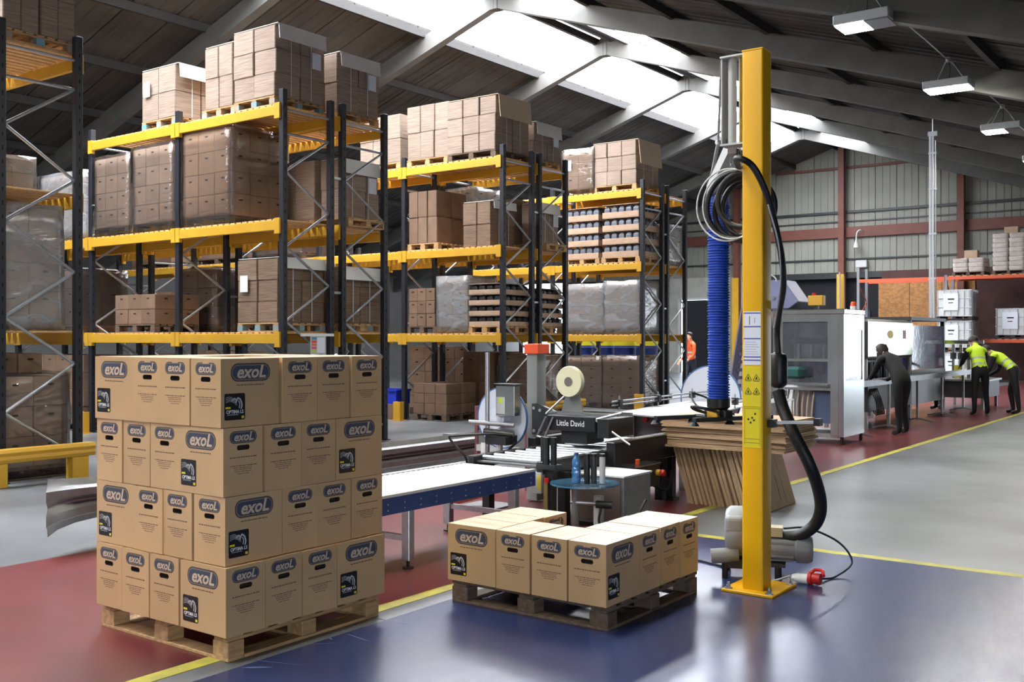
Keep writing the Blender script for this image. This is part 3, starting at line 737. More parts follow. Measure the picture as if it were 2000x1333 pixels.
load('cartons', 'dark brown cartons on the middle row low shelf', -13.47, -12.8, B+.05, B+.95, L1, 2.55, n=(3, 2, 3), mat=CARD3, pmat=WOODD)
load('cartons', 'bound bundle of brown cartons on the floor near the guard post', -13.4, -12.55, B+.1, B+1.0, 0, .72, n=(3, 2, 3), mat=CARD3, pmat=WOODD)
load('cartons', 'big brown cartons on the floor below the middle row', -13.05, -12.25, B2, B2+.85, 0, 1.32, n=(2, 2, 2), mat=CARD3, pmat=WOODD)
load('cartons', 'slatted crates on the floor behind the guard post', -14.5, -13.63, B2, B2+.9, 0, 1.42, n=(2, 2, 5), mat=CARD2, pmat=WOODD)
load('cartons', 'wrapped carton pallet on the floor behind the tape machine', -11.9, -10.95, B2+.0, B2+1.0, 0, 1.25, n=(2, 2, 5), wrap='c', mat=CARD2, pmat=WOODD)
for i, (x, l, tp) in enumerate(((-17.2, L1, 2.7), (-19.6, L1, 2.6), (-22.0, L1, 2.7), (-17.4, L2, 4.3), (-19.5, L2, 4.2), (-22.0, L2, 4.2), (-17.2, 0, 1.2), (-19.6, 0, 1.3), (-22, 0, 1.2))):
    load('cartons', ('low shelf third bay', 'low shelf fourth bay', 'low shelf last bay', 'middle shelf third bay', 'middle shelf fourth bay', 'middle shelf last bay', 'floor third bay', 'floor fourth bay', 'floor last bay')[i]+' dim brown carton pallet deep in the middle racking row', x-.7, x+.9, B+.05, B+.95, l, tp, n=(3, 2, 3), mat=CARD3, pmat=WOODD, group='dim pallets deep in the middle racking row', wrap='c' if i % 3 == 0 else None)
# farthest row
load('cartons', 'film wrapped pallet with paper label on the farthest row top', -13.25, -12.4, C, C+.95, L3, 5.92, n=(2, 2, 3), wrap='c', paper='f')
load('flats', 'flat carton load with wide kraft flap on the farthest row top', -12.33, -11.2, C, C+1.05, L3, 6.0, cap='k0.55', n=(3, 2, 6))
load('bottles', 'tiered trays of grey bottles, inner pallet of the farthest row', -13.2, -12.26, C, C+.95, L2, 4.58, n=(1, 1, 4))
load('bottles', 'tiered trays of grey bottles beside the last end frame', -12.15, -11.17, C, C+.95, L2, 4.60, n=(1, 1, 4))
load('cartons', 'milky wrapped load in the very last rack frame', -11.9, -11.0, C2+.05, C2+.95, L2, 4.2, n=(2, 2, 3), wrap='w', mat=WHITE)
load('cartons', 'pale boxed pallet on the farthest low shelf, inner one', -13.2, -12.13, C, C+.95, L1, 2.80, n=(1, 1, 6), wrap='w', mat=CARD2)
load('cartons', 'pale boxed pallet on the farthest low shelf by the end frame', -12.07, -11.16, C, C+.95, L1, 2.84, n=(1, 2, 6), wrap='w', mat=CARD2)
load('cartons', 'wrapped boxed pallet on the floor of the farthest row, inner one', -13.3, -12.2, C, C+.95, 0, 1.14, n=(2, 2, 5), wrap='c', mat=CARD2)
load('cartons', 'wrapped boxed pallet on the floor at the farthest row end', -12.15, -11.2, C, C+.95, 0, 1.16, n=(2, 2, 5), wrap='c', mat=CARD2)

# ---------------------------------------------------------------- rack guards, notice, odd items round the racking
def guard_post(x, y, lb):
    t = thing('guard_post', lb, 'guard post', (x, y, 0), group='yellow rack guard posts')
    q = MB(); q.prism([(-.09, -.06), (.09, -.06), (.09, .06), (.07, .06), (.07, -.04), (-.07, -.04), (-.07, .06), (-.09, .06)], .012, .36, 'z'); q.build('guard_body', YEL, t, bevel=.004)
    bx('foot_plate', YEL, t, -.13, -.10, 0, .13, .10, .012)
guard_post(-13.55, 14.62, 'yellow guard post at the middle rack leg beside a blue crate')
guard_post(-11.15, 19.76, 'yellow guard post at the farthest rack end leg')
guard_post(-15.95, 9.50, 'yellow guard post half hidden behind the tall carton stack')
def guard_rail(y0, y1, lb):
    t = thing('guard_rail', lb, 'guard rail', (-10.86, y0, 0), group='low yellow rack end rails'); L_ = y1-y0
    for y in (.02, L_-.22):
        q = MB(); q.box(-.07, y, 0, .07, y+.2, .26); q.build('foot_block', YEL, t, bevel=.006)
    q = MB(); q.prism([(-.055, 0), (.075, 0), (.095, .05), (.075, .10), (.095, .15), (.075, .20), (-.055, .20), (-.055, .18), (.05, .18), (.07, .15), (.05, .10), (.07, .05), (.05, .02), (-.055, .02)], -.05, L_+.05, 'y')
    q.v = [(a, b, c*.72) for a, b, c in q.v]; q.build('rail', YEL, t, loc=(0, 0, .262))
guard_rail(5.35, 6.52, 'low yellow guard rail at the edge rack end, nearest one')
guard_rail(14.7, 16.95, 'low yellow guard rail at the middle rack end')
t = thing('notice_board', 'white notice holder with a coloured load chart on the rack end', 'notice', (-11.06, 10.2, 1.36), 0)
bx('backing_board', WHITE, t, 0, -.30, .26, .03, .32, .30); bx('sheet_holder', LGREY, t, 0, -.12, 0, .015, .17, .26)
for i, c in enumerate(((70,140,200), (220,70,60), (230,110,60), (220,90,120), (190,210,90))):
    bx('colour_band', M('band%d' % i, c, .6), t, .0155, -.105, .21-.045*i, .017, -.01, .245-.045*i)
bx('text_sheet', PAPER, t, .0155, 0, .02, .017, .15, .245)
t = thing('storage_crate', 'bright blue plastic crate on the floor behind the guard post', 'crate', (-13.99, 14.9, .30))
q = MB(); q.box(-.3, -.2, 0, .3, .2, .02).box(-.3, -.2, .02, .3, -.18, .28).box(-.3, .18, .02, .3, .2, .28).box(-.3, -.18, .02, -.28, .18, .28).box(.28, -.18, .02, .3, .18, .28)
q.build('crate_body', M('crate_blue', (36,60,190), .45), t); q = MB(); q.box(-.32, -.22, .25, .32, -.2, .285).box(-.32, .2, .25, .32, .22, .285).box(-.32, -.2, .25, -.3, .2, .285).box(.3, -.2, .25, .32, .2, .285); q.build('crate_rim', M('crate_blue', (36,60,190), .45), t)
bx('storage_box', CARD3, None, -14.3, 14.68, 0, -13.72, 15.12, .298, bevel=.006); tag(D.objects['storage_box'], 'small brown box under the blue plastic crate', 'box')
def drum(x, y, z, lb):
    t = thing('drum', lb, 'drum', (x, y, z), group='blue drums behind the farthest racking')
    q = MB(); q.lathe([(.27, 0), (.285, .02), (.285, .28), (.295, .30), (.285, .32), (.285, .58), (.295, .60), (.285, .62), (.285, .86), (.27, .88)], 20); q.build('drum_body', M('drum_blue', (28,48,110), .4), t, smooth=True)
    q = MB(); q.lathe([(.288, .66), (.288, .80)], 20); q.build('band', M('drum_yellow', (214,206,40), .5), t, smooth=True)
    MB().cyl((.12, .1, .88), (.12, .1, .90), .04, 10).build('bung', DARK, t)
pl_ = thing('wooden_pallet', 'long low pallet under the blue drums', 'pallet', (-14.0, 23.5, .0)); pallet_parts(pl_, 2.9, 1.0, WOODD)
load('cartons', 'row of pale cartons carrying the blue drums', -15.4, -12.6, 23.05, 23.95, .14, .72, n=(6, 1, 2), pal=False)
for i in range(4): drum(-15.0+i*.66, 23.5, .73, ('first', 'second', 'third', 'fourth')[i]+' blue drum from the inside, behind the farthest racking')

# ---------------------------------------------------------------- crash barrier along the red lane
WB = [(.0, .0), (.02, .045), (.075, .065), (.075, .115), (.012, .15), (.012, .165), (.075, .20), (.075, .25), (.02, .27), (0, .315)]
def wbeam(q, path):      # path: (x, y, scale of profile height, twist)
    prof = WB + [(u-.004, w) for u, w in WB[::-1]]; n = len(prof); vs = []
    for x, y, nx, ny, k in path:
        for u, w in prof: vs.append((x+nx*u, y+ny*u, .20+.1575+(w-.1575)*k))
    fs = [(a*n+i, a*n+(i+1)%n, (a+1)*n+(i+1)%n, (a+1)*n+i) for a in range(len(path)-1) for i in range(n)]
    fs += [tuple(range(n)), tuple(range((len(path)-1)*n, len(path)*n))]; q.add(vs, fs)
t = thing('crash_barrier', 'galvanised corrugated crash barrier with flared end along the red lane', 'barrier', (-7.35, 4.0, 0))
q = MB(); wbeam(q, [(.0, .55+i*.42, 1, 0, 1) for i in range(22)]); q.build('corrugated_rail', STEEL2, t, smooth=True)
q = MB(); wbeam(q, [(-.015, .85, 1, 0, 1.0), (-.0, .5, 1, 0, 1), (.02, .3, 1, 0, 1.08), (.09, .12, .95, -.3, 1.2), (.2, -.02, .8, -.6, 1.35)]); q.build('flared_end', STEEL2, t, smooth=True)
for i in range(5): bx('barrier_post', STEEL2, t, -.13, .9+i*1.95, 0, -.006, 1.02+i*1.95, .52); 
for i in range(5): MB().cyl((.015, .96+i*1.95, .355), (.028, .96+i*1.95, .355), .018, 8).build('bolt', GALV, t)

# ---------------------------------------------------------------- yellow lifting mast and vacuum tube lifter
def text_part(par, txt, size, mat, face, dist, u, v, w=None): return on_face(par, text_mesh(txt, size, 'lettering', mat, 0, .0004, .0003, w), 'lettering', face, dist, u, v)
MX, MY = -2.605, 6.12
t = thing('lifting_mast', 'tall yellow square steel mast with warning stickers bolted to blue floor', 'mast', (MX, MY, 0))
q = MB(); q.prism(round_rect(.14, .14, .012, 3), .02, 3.40, 'z'); q.build('mast_tube', YELL, t, smooth=True)
bx('top_cap', YELL, t, -.072, -.072, 3.40, .072, .072, 3.412, bevel=.004)
bx('base_plate', YELL, t, -.175, -.15, .001, .165, .25, .02, bevel=.004)
for x, y in ((-.14, -.115), (.13, -.115), (-.14, .215), (.13, .215)):
    b = MB().cyl((x, y, .02), (x, y, .026), .026, 12).build('washer', GALV, t); MB().cyl((x, y, .026), (x, y, .042), .016, 6).build('bolt_head', GALV, b); MB().cyl((x, y, .042), (x, y, .06), .009, 8).build('bolt_shank', GALV, b)
wl = MB().box(-.056, -.0715, 1.43, .056, -.0705, 1.765).build('instruction_sticker', PAPER, t)
for z in (1.75, 1.665, 1.59, 1.475, 1.455): bx('sticker_rule', INK, wl, -.056, -.0722, z, .056, -.0716, z+.008)
bx('sticker_icon', M('ink_green', (60,120,90), .6), wl, -.02, -.0722, 1.68, -.015, -.0716, 1.735); bx('sticker_icon', INK, wl, .015, -.0722, 1.69, .018, -.0716, 1.725)
for i in range(6): bx('sticker_text', M('ink_pale', (176,178,200), .6), wl, -.045, -.0722, 1.495+i*.015, .045-.01*(i % 3), -.0716, 1.499+i*.015)
yl = MB().box(-.057, -.0715, .91, .057, -.0705, 1.42).build('warning_sticker', WARN, t)
for (cx, cz) in ((-.026, 1.335), (.028, 1.335), (-.026, 1.25), (.028, 1.25)):
    q = MB(); T = Matrix.Translation((cx, -.0717, cz)) @ Matrix.Rotation(PI/2, 4, 'X')
    for a, b in (((-.022, 0), (.022, 0)), ((.022, 0), (0, .036)), ((0, .036), (-.022, 0))):
        q.bar(T @ Vector((*a, 0)), T @ Vector((*b, 0)), .0012, .0032)
    q.box(cx-.006, -.0722, cz+.005, cx+.006, -.0716, cz+.014); q.box(cx-.002, -.0722, cz+.012, cx+.003, -.0716, cz+.022)
    q.box(cx-.02, -.0722, cz-.009, cx+.02, -.0716, cz-.006); q.build('hazard_triangle', INKB, yl)
q = MB()
for z in (1.165, 1.155): q.box(-.057, -.0722, z, .057, -.0716, z+.002)
q.box(-.05, -.0722, .925, -.049, -.0716, 1.15).box(.049, -.0722, .925, .05, -.0716, 1.15).box(-.05, -.0722, .94, .05, -.0716, .942).box(-.05, -.0722, .965, .05, -.0716, .967)
for c in ((0, 1.10), (.02, 1.125), (-.025, 1.09), (.012, 1.085), (-.01, 1.07)): q.box(c[0]-.006, -.0722, c[1]-.008, c[0]+.006, -.0716, c[1]+.004)
q.build('diagram_print', INKB, yl)
# swivel bracket at the top and the jib
j = thing('jib_crane', 'grey aluminium jib with swivel bracket at the top of the yellow mast', 'jib', (-2.775, 6.13, 2.84))
bx('top_bracket', LGREY, j, -.06, -.06, .55, .098, .06, .562); bx('bottom_bracket', LGREY, j, -.06, -.06, -.012, .098, .06, 0)
MB().cyl((-.0, 0, 0), (0, 0, .55), .028, 14).build('swivel_tube', LGREY, j, smooth=True)
bx('channel', LGREY, j, .058, -.03, .004, .064, .03, .548); bx('channel', LGREY, j, -.058, -.045, .004, -.050, .045, .548)
e = Vector((-1.13, 2.03, .03)); dr = e.normalized()
MB().bar(dr*.03+Vector((0, 0, -.0)), e, .055, .10).build('arm', LGREY, j)
MB().bar(dr*.1+Vector((0, 0, .075)), e+Vector((0, 0, .06)), .02, .03).build('cable_rail', GALV, j)
MB().cyl((-.075, 0, .55), tuple(e*.55+Vector((0, 0, .24))), .009, 8).build('tie_rod', GALV, j)
MB().cyl(tuple(e*.55+Vector((0, 0, .24))), tuple(e+Vector((0, 0, .05))), .014, 8).build('tie_tube', LGREY, j)
MB().lathe([(.0, -.025), (.02, -.015), (.025, 0), (.02, .015), (0, .025)], 10, tuple(e*.55+Vector((0, 0, .24)))).build('tie_joint', WHITE, j, smooth=True)
tr = MB().cb((e.x+.08, e.y-.05, -.075), (.12, .12, .05)).build('trolley', DARKM, j)
# blue suction tube
u = thing('suction_tube', 'ribbed bright blue suction lifting tube hanging beside the yellow mast', 'lifting tube', (-3.775, 8.06, 1.08))
q = MB(); prof = []; rr = random.Random(5); n = 74
for i in range(n):
    z = 1.66*i/n; k = rr.uniform(-.005, .004); prof += [(.094+k, z+.004), (.094+k, z+.011), (.083, z+.0165), (.083, z+.0215)]
q.lathe(prof, 20); q.build('ribbed_sleeve', SUCT, u, smooth=False)
MB().lathe([(.088, 1.665), (.088, 1.72), (.05, 1.73), (.05, 1.70)], 18).build('top_swivel', SUCT, u)
MB().lathe([(.075, -.09), (.098, -.07), (.098, .0), (.088, .003)], 18).build('bottom_collar', DARK, u, smooth=True)
g_ = thing('lifter_gripper', 'black lifter handle and suction bars resting on the flat carton pile', 'gripper', (-3.775, 8.06, .97))
q = MB(); q.prism([(-.09, -.06), (.09, -.07), (.13, 0), (.08, .09), (-.08, .09), (-.13, 0)], -.05, .018, 'z'); q.build('valve_body', DARK, g_, bevel=.008)
bx('yellow_knuckle', YEL, g_, -.05, -.13, -.06, .05, -.071, .02, bevel=.008)
q = MB(); q.tube(smooth_path([(.05, -.1, -.01), (.10, -.26, .02), (.05, -.38, .05), (-.06, -.37, .06), (-.10, -.25, .03), (-.06, -.1, -.01)]), .014, 8); q.build('handle_loop', DARK, g_, smooth=True)
for s in (-1, 1):
    b = MB().bar((s*.18-.25, -.32, -.055), (s*.18+.12, .42, -.055), .05, .035).build('suction_bar', DARKM, g_)
    for k in (0, .45, .95): MB().lathe([(.045, -.105), (.03, -.085), (.02, -.075)], 12, (s*.18-.25+.37*k, -.32+.74*k, 0)).build('suction_pad', RUBBER, b, smooth=True)
    MB().bar((s*.05, 0, -.04), (s*.18-.06, .05, -.04), .03, .02).build('link', GALV, g_)
MB().tube(smooth_path([(.02, .08, .01), (-.18, .2, .09), (-.3, .1, .14), (-.2, -.02, .05), (-.09, .0, 0)]), .009, 6).build('hose_loop', DARK, g_, smooth=True)
# hose coil, supply hose, filter
h = thing('hose_coil', 'coiled black vacuum hose hanging on chains beside the mast', 'hose', (-2.80, 6.30, 2.47))
for i, (dx, dz, r, dy) in enumerate(((-.02, 0, .215, 0), (.0, -.02, .20, .045), (.035, .03, .17, -.045), (.02, -.01, .185, .09))):
    q = MB(); q.tube([(dx+r*math.cos(a*2*PI/40), dy, dz+r*1.04*math.sin(a*2*PI/40)) for a in range(40)], .019, 10, True); q.build('hose_turn', RUBBER, h, smooth=True)
for i, (dx, r) in enumerate(((-.05, .225), (-.01, .215))):
    q = MB(); q.tube([(dx+r*math.cos(a*2*PI/40), -.07-.012*i, r*1.05*math.sin(a*2*PI/40)) for a in range(40)], .0055, 6, True); q.build('cable_turn', HOSEC, h, smooth=True)
for dx in (-.06, .0, .05):
    for k in range(7):
        q = MB(); zc = .21+.027*k; q.tube([(dx+(.010*math.cos(a*PI/5) if k % 2 else 0), (0 if k % 2 else .010*math.cos(a*PI/5)), zc+.018*math.sin(a*PI/5)) for a in range(10)], .0028, 5, True); q.build('chain_link', GALV, h)
def pp(x, y, d):
    a = (x-1000)/2000; f = Vector((-math.sin(YAW), math.cos(YAW), 0)); r = Vector((math.cos(YAW), math.sin(YAW), 0))
    return (f+r*a)*d + Vector((0, 0, 1.6-(y-660)/2000*d))
h = thing('supply_hose', 'black hose arching over the mast front down its far side', 'hose')
q = MB(); q.tube(smooth_path([(-2.80, 6.28, 2.72), pp(1440, 309, 6.05), pp(1470, 325, 6.0), pp(1497, 378, 6.03), pp(1514, 440, 6.1), pp(1527, 505, 6.2), pp(1530, 560, 6.4), pp(1522, 610, 6.6), pp(1518, 650, 6.72), pp(1520, 690, 6.72)], 8), .020, 10); q.build('hose', RUBBER, h, smooth=True)
q = MB(); q.tube(smooth_path([pp(1500, 400, 5.98), pp(1521, 480, 6.1), pp(1524, 560, 6.35), pp(1512, 640, 6.6)], 6), .005, 6); q.build('air_line', HOSEC, h, smooth=True)
h = thing('vacuum_filter', 'black filter canister on the far side of the yellow mast', 'filter', tuple(pp(1520, 752, 6.74)))
MB().lathe([(.03, -.02), (.055, 0), (.06, .02), (.06, .17), (.05, .20), (.022, .215)], 18).build('canister', DARK, h, smooth=True)
bx('mounting_arm', DARKM, h, -.17, -.02, .08, -.06, .02, .11)
h = thing('suction_hose', 'thick black hose looping from the filter down to the blower', 'hose')
q = MB(); q.tube(smooth_path([pp(1520, 764, 6.74), pp(1530, 800, 6.7), pp(1552, 850, 6.6), pp(1580, 905, 6.55), pp(1598, 955, 6.6), pp(1603, 995, 6.65), pp(1592, 1025, 6.7), pp(1565, 1045, 6.75), pp(1535, 1050, 6.8), pp(1490, 1048, 6.85)], 8), .040, 14); q.build('hose', RUBBER, h, smooth=True)
h = thing('hose_clamp', 'pale bracket holding the thick hose to the mast', 'bracket', tuple(pp(1512, 826, 6.42)))
bx('clamp_block', DARKM, h, -.03, -.03, -.03, .01, .03, .02); MB().bar((0, .02, 0), (.21, .17, 0), .02, .018).build('clamp_bar', WHITE, h); bx('clamp_end', DARKM, h, .2, .14, -.02, .24, .2, .025)
# blower on the floor behind the mast
b = thing('side_channel_blower', 'grey side channel blower with motor at the foot of the mast', 'blower', (-2.87, 6.46, 0))
T = Matrix.Rotation(.35, 4, 'Z')
q = MB(); q.lathe([(.03, -.10), (.14, -.09), (.165, -.06), (.165, .05), (.15, .08), (.05, .085)], 26, (0, 0, .30), 'x', T); q.build('impeller_housing', M('cast_grey', (150,154,158), .5, .2, var=.1), b, smooth=True)
q = MB(); q.box(-.09, -.165, .30, .045, .165, .42, T); q.build('housing_shoulder', M('cast_grey', (150,154,158)), b, bevel=.03, segs=3)
q = MB(); q.cyl(T @ Vector((.0, -.1, .16)), T @ Vector((-.18, -.12, .14)), .05, 14); q.build('silencer', GREY, b, smooth=True)
q = MB(); q.box(-.11, -.13, .07, .09, .13, .13, T); q.build('pedestal', DARKM, b)
q = MB(); q.lathe([(.06, .09), (.085, .10), (.085, .36), (.095, .37), (.095, .44), (.08, .47), (.04, .475)], 22, (0, 0, .20), 'x', T); q.build('motor', GREY, b, smooth=True)
for k in range(12):
    a = k*2*PI/12; q = MB(); y, z = .088*math.cos(a), .088*math.sin(a); q.bar(T @ Vector((.11, y, .20+z)), T @ Vector((.35, y, .20+z)), .006, .012); q.build('cooling_fin', GREY, b)
q = MB(); q.box(.16, -.06, .28, .28, .06, .34, T); q.build('terminal_box', M('brass_tone', (176,160,120), .4), b)
for x, y in ((-.09, -.12), (-.09, .12), (.25, -.1), (.25, .1)): MB().cyl(T @ Vector((x, y, .0)), T @ Vector((x, y, .10)), .02, 10).build('rubber_foot', RUBBER, b)
q = MB(); q.box(-.02, -.115, .09, .30, .115, .112, T); q.build('base_rail', DARK, b)
pg = thing('power_plug', 'red and white power plug lying on the floor by the mast', 'plug', (-2.42, 6.47, 0))
MB().lathe([(.018, -.09), (.03, -.06), (.034, .02)], 14, (0, 0, .035), 'x').build('plug_body', WHITE, pg, smooth=True)
MB().lathe([(.034, .021), (.044, .025), (.044, .045), (.036, .05), (.036, .10)], 14, (0, 0, .045), 'x').build('plug_ring', RED, pg, smooth=True)
MB().tube(smooth_path([(.02, .05, .07), (.04, .07, .085), (.09, .05, .09), (.12, 0, .07)]), .012, 6).build('latch', RED, pg, smooth=True)
q = thing('power_cable', 'thin grey cable looping on the floor behind the mast', 'cable')
m_ = MB(); m_.tube(smooth_path([(-2.52, 6.47, .04), (-2.62, 6.36, .012), (-2.75, 6.4, .012), (-2.8, 6.5, .03)]), .007, 6); m_.build('cable', HOSEC, q, smooth=True)
m_ = MB(); m_.tube(smooth_path([(-2.6, 6.55, .33), (-2.47, 6.65, .33), (-2.33, 6.85, .22), (-2.27, 6.93, .08), (-2.32, 6.75, .012), (-2.36, 6.6, .02), (-2.40, 6.49, .045)]), .007, 6); m_.build('cable', DARKM, q, smooth=True)
m_ = MB(); m_.tube(smooth_path([(-3.35, 6.7, .012), (-3.1, 6.62, .012), (-2.98, 6.55, .03)]), .012, 6); m_.build('cable', DARK, q, smooth=True)

# ---------------------------------------------------------------- flattened cartons under the lifter
rr = random.Random(8); sheet = {}; FLATC = M('flattened_board', (190,160,126), .75, var=.12, scale=4, rnd=.10)
ORD = 'first second third fourth fifth sixth seventh eighth ninth tenth eleventh twelfth thirteenth fourteenth fifteenth sixteenth seventeenth eighteenth'.split()
for i in range(19):
    th = .034; w = .66+rr.uniform(-.03, .03); k = i % 4
    if k not in sheet:
        q = MB(); q.box(-.014, -w/2, 0, .014, w/2, .56); q.box(-.0175, -w/2+.004, .004, -.0143, w/2-.006, .556); q.k = 1; q.box(.0141, -.006, .07, .0146, .006, .3); sheet[k] = q.mesh('flat_carton', [FLATC, PRINT])
    o = put('flat_carton', sheet[k], None, (-4.50+i*.045, 9.27+rr.uniform(-.02, .02), .001)); o.rotation_euler = (0, math.radians(-17+rr.uniform(-.6, .6)), rr.uniform(-.02, .02))
    last = i == 18
    tag(o, 'outermost flattened carton of the leaning row, its logo showing' if last else ORD[17-i]+' leaning flattened carton behind the outermost one with the logo', 'flat carton', 'leaning flat cartons')
    if last:
        b = on_face(o, B_SM, 'logo_badge', 'r', .0148, -.12, .44); put('logo_lettering', T_SM, b, (0, 0, .0016))
        bx('crease', PRINT, o, .0141, .12, .02, .0146, .126, .54)
for i in range(12):
    q = MB(); w = 1.26+rr.uniform(-.05, .05); d_ = .74+rr.uniform(-.04, .04)
    q.box(-w/2, -d_/2, 0, w/2, d_/2, .0105); q.box(-w/2+.01, -d_/2+.006, .0125, w/2-.008, d_/2-.005, .022)
    o = q.build('flat_carton', [FLATC]); o.location = (-4.10+rr.uniform(-.02, .02), 9.20+rr.uniform(-.02, .02), .555+i*.0242); o.rotation_euler = (0, 0, rr.uniform(-.03, .03))
    tag(o, 'uppermost flattened carton, lying flat beneath the gripper' if i == 11 else ORD[10-i]+' flattened carton below the uppermost one in the level pile', 'flat carton', 'flat cartons in the level pile')

# ---------------------------------------------------------------- roller conveyor
c = thing('roller_conveyor', 'roller conveyor with white rollers and blue side rails', 'conveyor', (-5.13, 5.6, 0))
for s in (-1, 1):
    b = bx('side_rail', CONVB, c, s*.37-.015, -1.15, .41, s*.37+.015, 1.13, .525)
    bx('rail_cap', LGREY, b, s*.37-.022, -1.15, .526, s*.37+.022, 1.13, .545)
    q = MB()
    for k in range(14):
        for zz in (.44, .48): q.cyl((s*.385, -1.08+k*.165, zz), (s*.390, -1.08+k*.165, zz), .006, 6)
    q.build('rivets', GALV, b)['kind'] = 'stuff'
rl = MB().cyl((-.353, 0, 0), (.353, 0, 0), .026, 14).mesh('roller', ROLLW, True)
for k in range(38): put('roller', rl, c, (0, -1.11+k*.06, .515))
for y in (-.33, .9):
    for s in (-1, 1):
        b = bx('leg', GALV, c, s*.335-.035, y-.03, .06, s*.335+.035, y+.03, .41, bevel=.004)
        MB().cyl((s*.335, y, .012), (s*.335, y, .06), .012, 8).build('foot_screw', DARK, b); MB().cyl((s*.335, y, 0), (s*.335, y, .014), .04, 12).build('foot_pad', DARK, b)
    bx('cross_brace', GALV, c, -.30, y-.015, .19, .30, y+.015, .23)
bx('end_roller_guard', WOOD, c, -.35, -1.20, .43, .35, -1.151, .50)

# ---------------------------------------------------------------- carton taping machine
s = thing('tape_machine', 'black carton taping machine with grey columns and tape head', 'machine', (-5.15, 8.0, 0))
q = MB(); q.prism(round_rect(.13, .16, .015, 2), .02, 1.44, 'z'); q.build('column', GREY, s, loc=(-.62, .2, 0), smooth=True)
bx('column_cap', ORANGE, s, -.70, .10, 1.441, -.53, .30, 1.54, bevel=.006)
for x in (-.36, .36):
    b = bx('bed_rail', DARKM, s, x-.03, -1.15, .48, x+.03, 1.3, .58, bevel=.004); bx('rail_edge', STEEL, b, x-.03, -1.15, .581, x+.03, 1.3, .589)
bx('bed_plate', STEEL2, s, -.33, -1.1, .53, .33, 1.25, .545)
for k in range(14): put('bed_roller', unit('bedroll', lambda: MB().cyl((-.32, 0, 0), (.32, 0, 0), .02, 10).mesh('bed_roller', GALV, True)), s, (0, -1.02+k*.16, .567))
bx('side_drive', DARK, s, .385, -.15, .44, .475, 1.15, .66, bevel=.006); bx('drive_lid', STEEL, s, .38, -.17, .661, .48, 1.17, .672)
bx('side_drive', DARK, s, -.475, -.15, .44, -.385, 1.15, .66, bevel=.006)
bx('lower_housing', DARKM, s, -.30, -.2, .22, .42, .95, .47, bevel=.008); bx('control_box', DARK, s, .421, -.05, .24, .62, .42, .44, bevel=.006); bx('control_lid', STEEL, s, .42, -.06, .441, .63, .43, .45)
MB().cyl((.62, .36, .36), (.66, .36, .36), .03, 12).build('button_base', YEL, s); MB().lathe([(.02, .66), (.034, .675), (.028, .70)], 12, (0, .36, .36), 'x').build('stop_button', RED, s, smooth=True)
MB().cyl((.52, .18, .45), (.52, .18, .49), .022, 10).build('orange_knob', ORANGE, s)
for x in (-.40, .40):
    for y in (-.85, 1.05):
        b = bx('leg', DARK, s, x-.04, y-.04, .03, x+.04, y+.04, .48, bevel=.004); bx('foot', DARK, b, x-.06, y-.06, .0, x+.06, y+.06, .03)
bx('leg', DARK, s, .36, .80, .03, .44, .88, .44)
MB().tube(smooth_path([(.5, .4, .25), (.52, .7, .15), (.5, .85, .2), (.45, .95, .3)]), .012, 6).build('cable', RUBBER, s, smooth=True)
# head arm bolted to the column
a = MB().prism([(.0, .66), (.0, .96), (.06, .965), (.30, .885), (.30, .76), (.06, .665)], -.02, .02, 'y').build('head_arm', DARKM, s); a.location = (-.60, .115, 0)
for x, z in ((.03, .92), (.03, .70), (.10, .90), (.10, .71)): MB().cyl((x, -.021, z), (x, -.033, z), .016, 8).build('arm_bolt', GALV, a)
q = MB(); q.box(-.35, -.02, .885, .42, .035, .905).box(-.35, .25, .885, .42, .27, .905); q.build('top_rail', STEEL, s)
hd = bx('tape_head', DARK, s, -.28, -.12, .74, .25, .30, .88, bevel=.008)
text_part(hd, 'Little David', .075, WHITE, 'f', .1205, -.015, .81, .30)
bx('tape_head_plate', DARKM, s, -.16, -.05, .62, .12, .25, .74)
q = MB(); q.prism([(-.22, .905), (.02, .905), (-.06, 1.19), (-.13, 1.19)], .04, .055, 'y'); q.build('reel_bracket', GREY, s)
tr = MB().lathe([(.045, -.03), (.14, -.03), (.145, -.02), (.145, .02), (.14, .03), (.045, .03)], 30, (-.095, .0, 1.19), 'y').build('tape_roll', M('cream_tape', (226,222,186), .35), s, smooth=True)
MB().lathe([(.02, -.034), (.044, -.034), (.044, .034), (.02, .034)], 16, (-.095, .0, 1.19), 'y').build('tape_core', M('core_grey', (110,106,96), .7), tr, smooth=True)
for p0, p1 in (((-.30, -.1, .885), (-.10, .0, 1.1)), ((.25, -.1, .86), (.52, -.1, .93)), ((.25, -.1, .85), (.60, -.1, .65)), ((-.28, -.13, .86), (-.38, -.13, .68)), ((-.38, -.13, .68), (-.30, -.13, .66)), ((-.2, -.13, .86), (-.30, -.13, .66))):
    MB().cyl(p0, p1, .010, 8).build('guide_rod', GALV, s, smooth=True)
bx('pinch_roller_frame', DARK, s, .30, -.16, .70, .42, .28, .87)
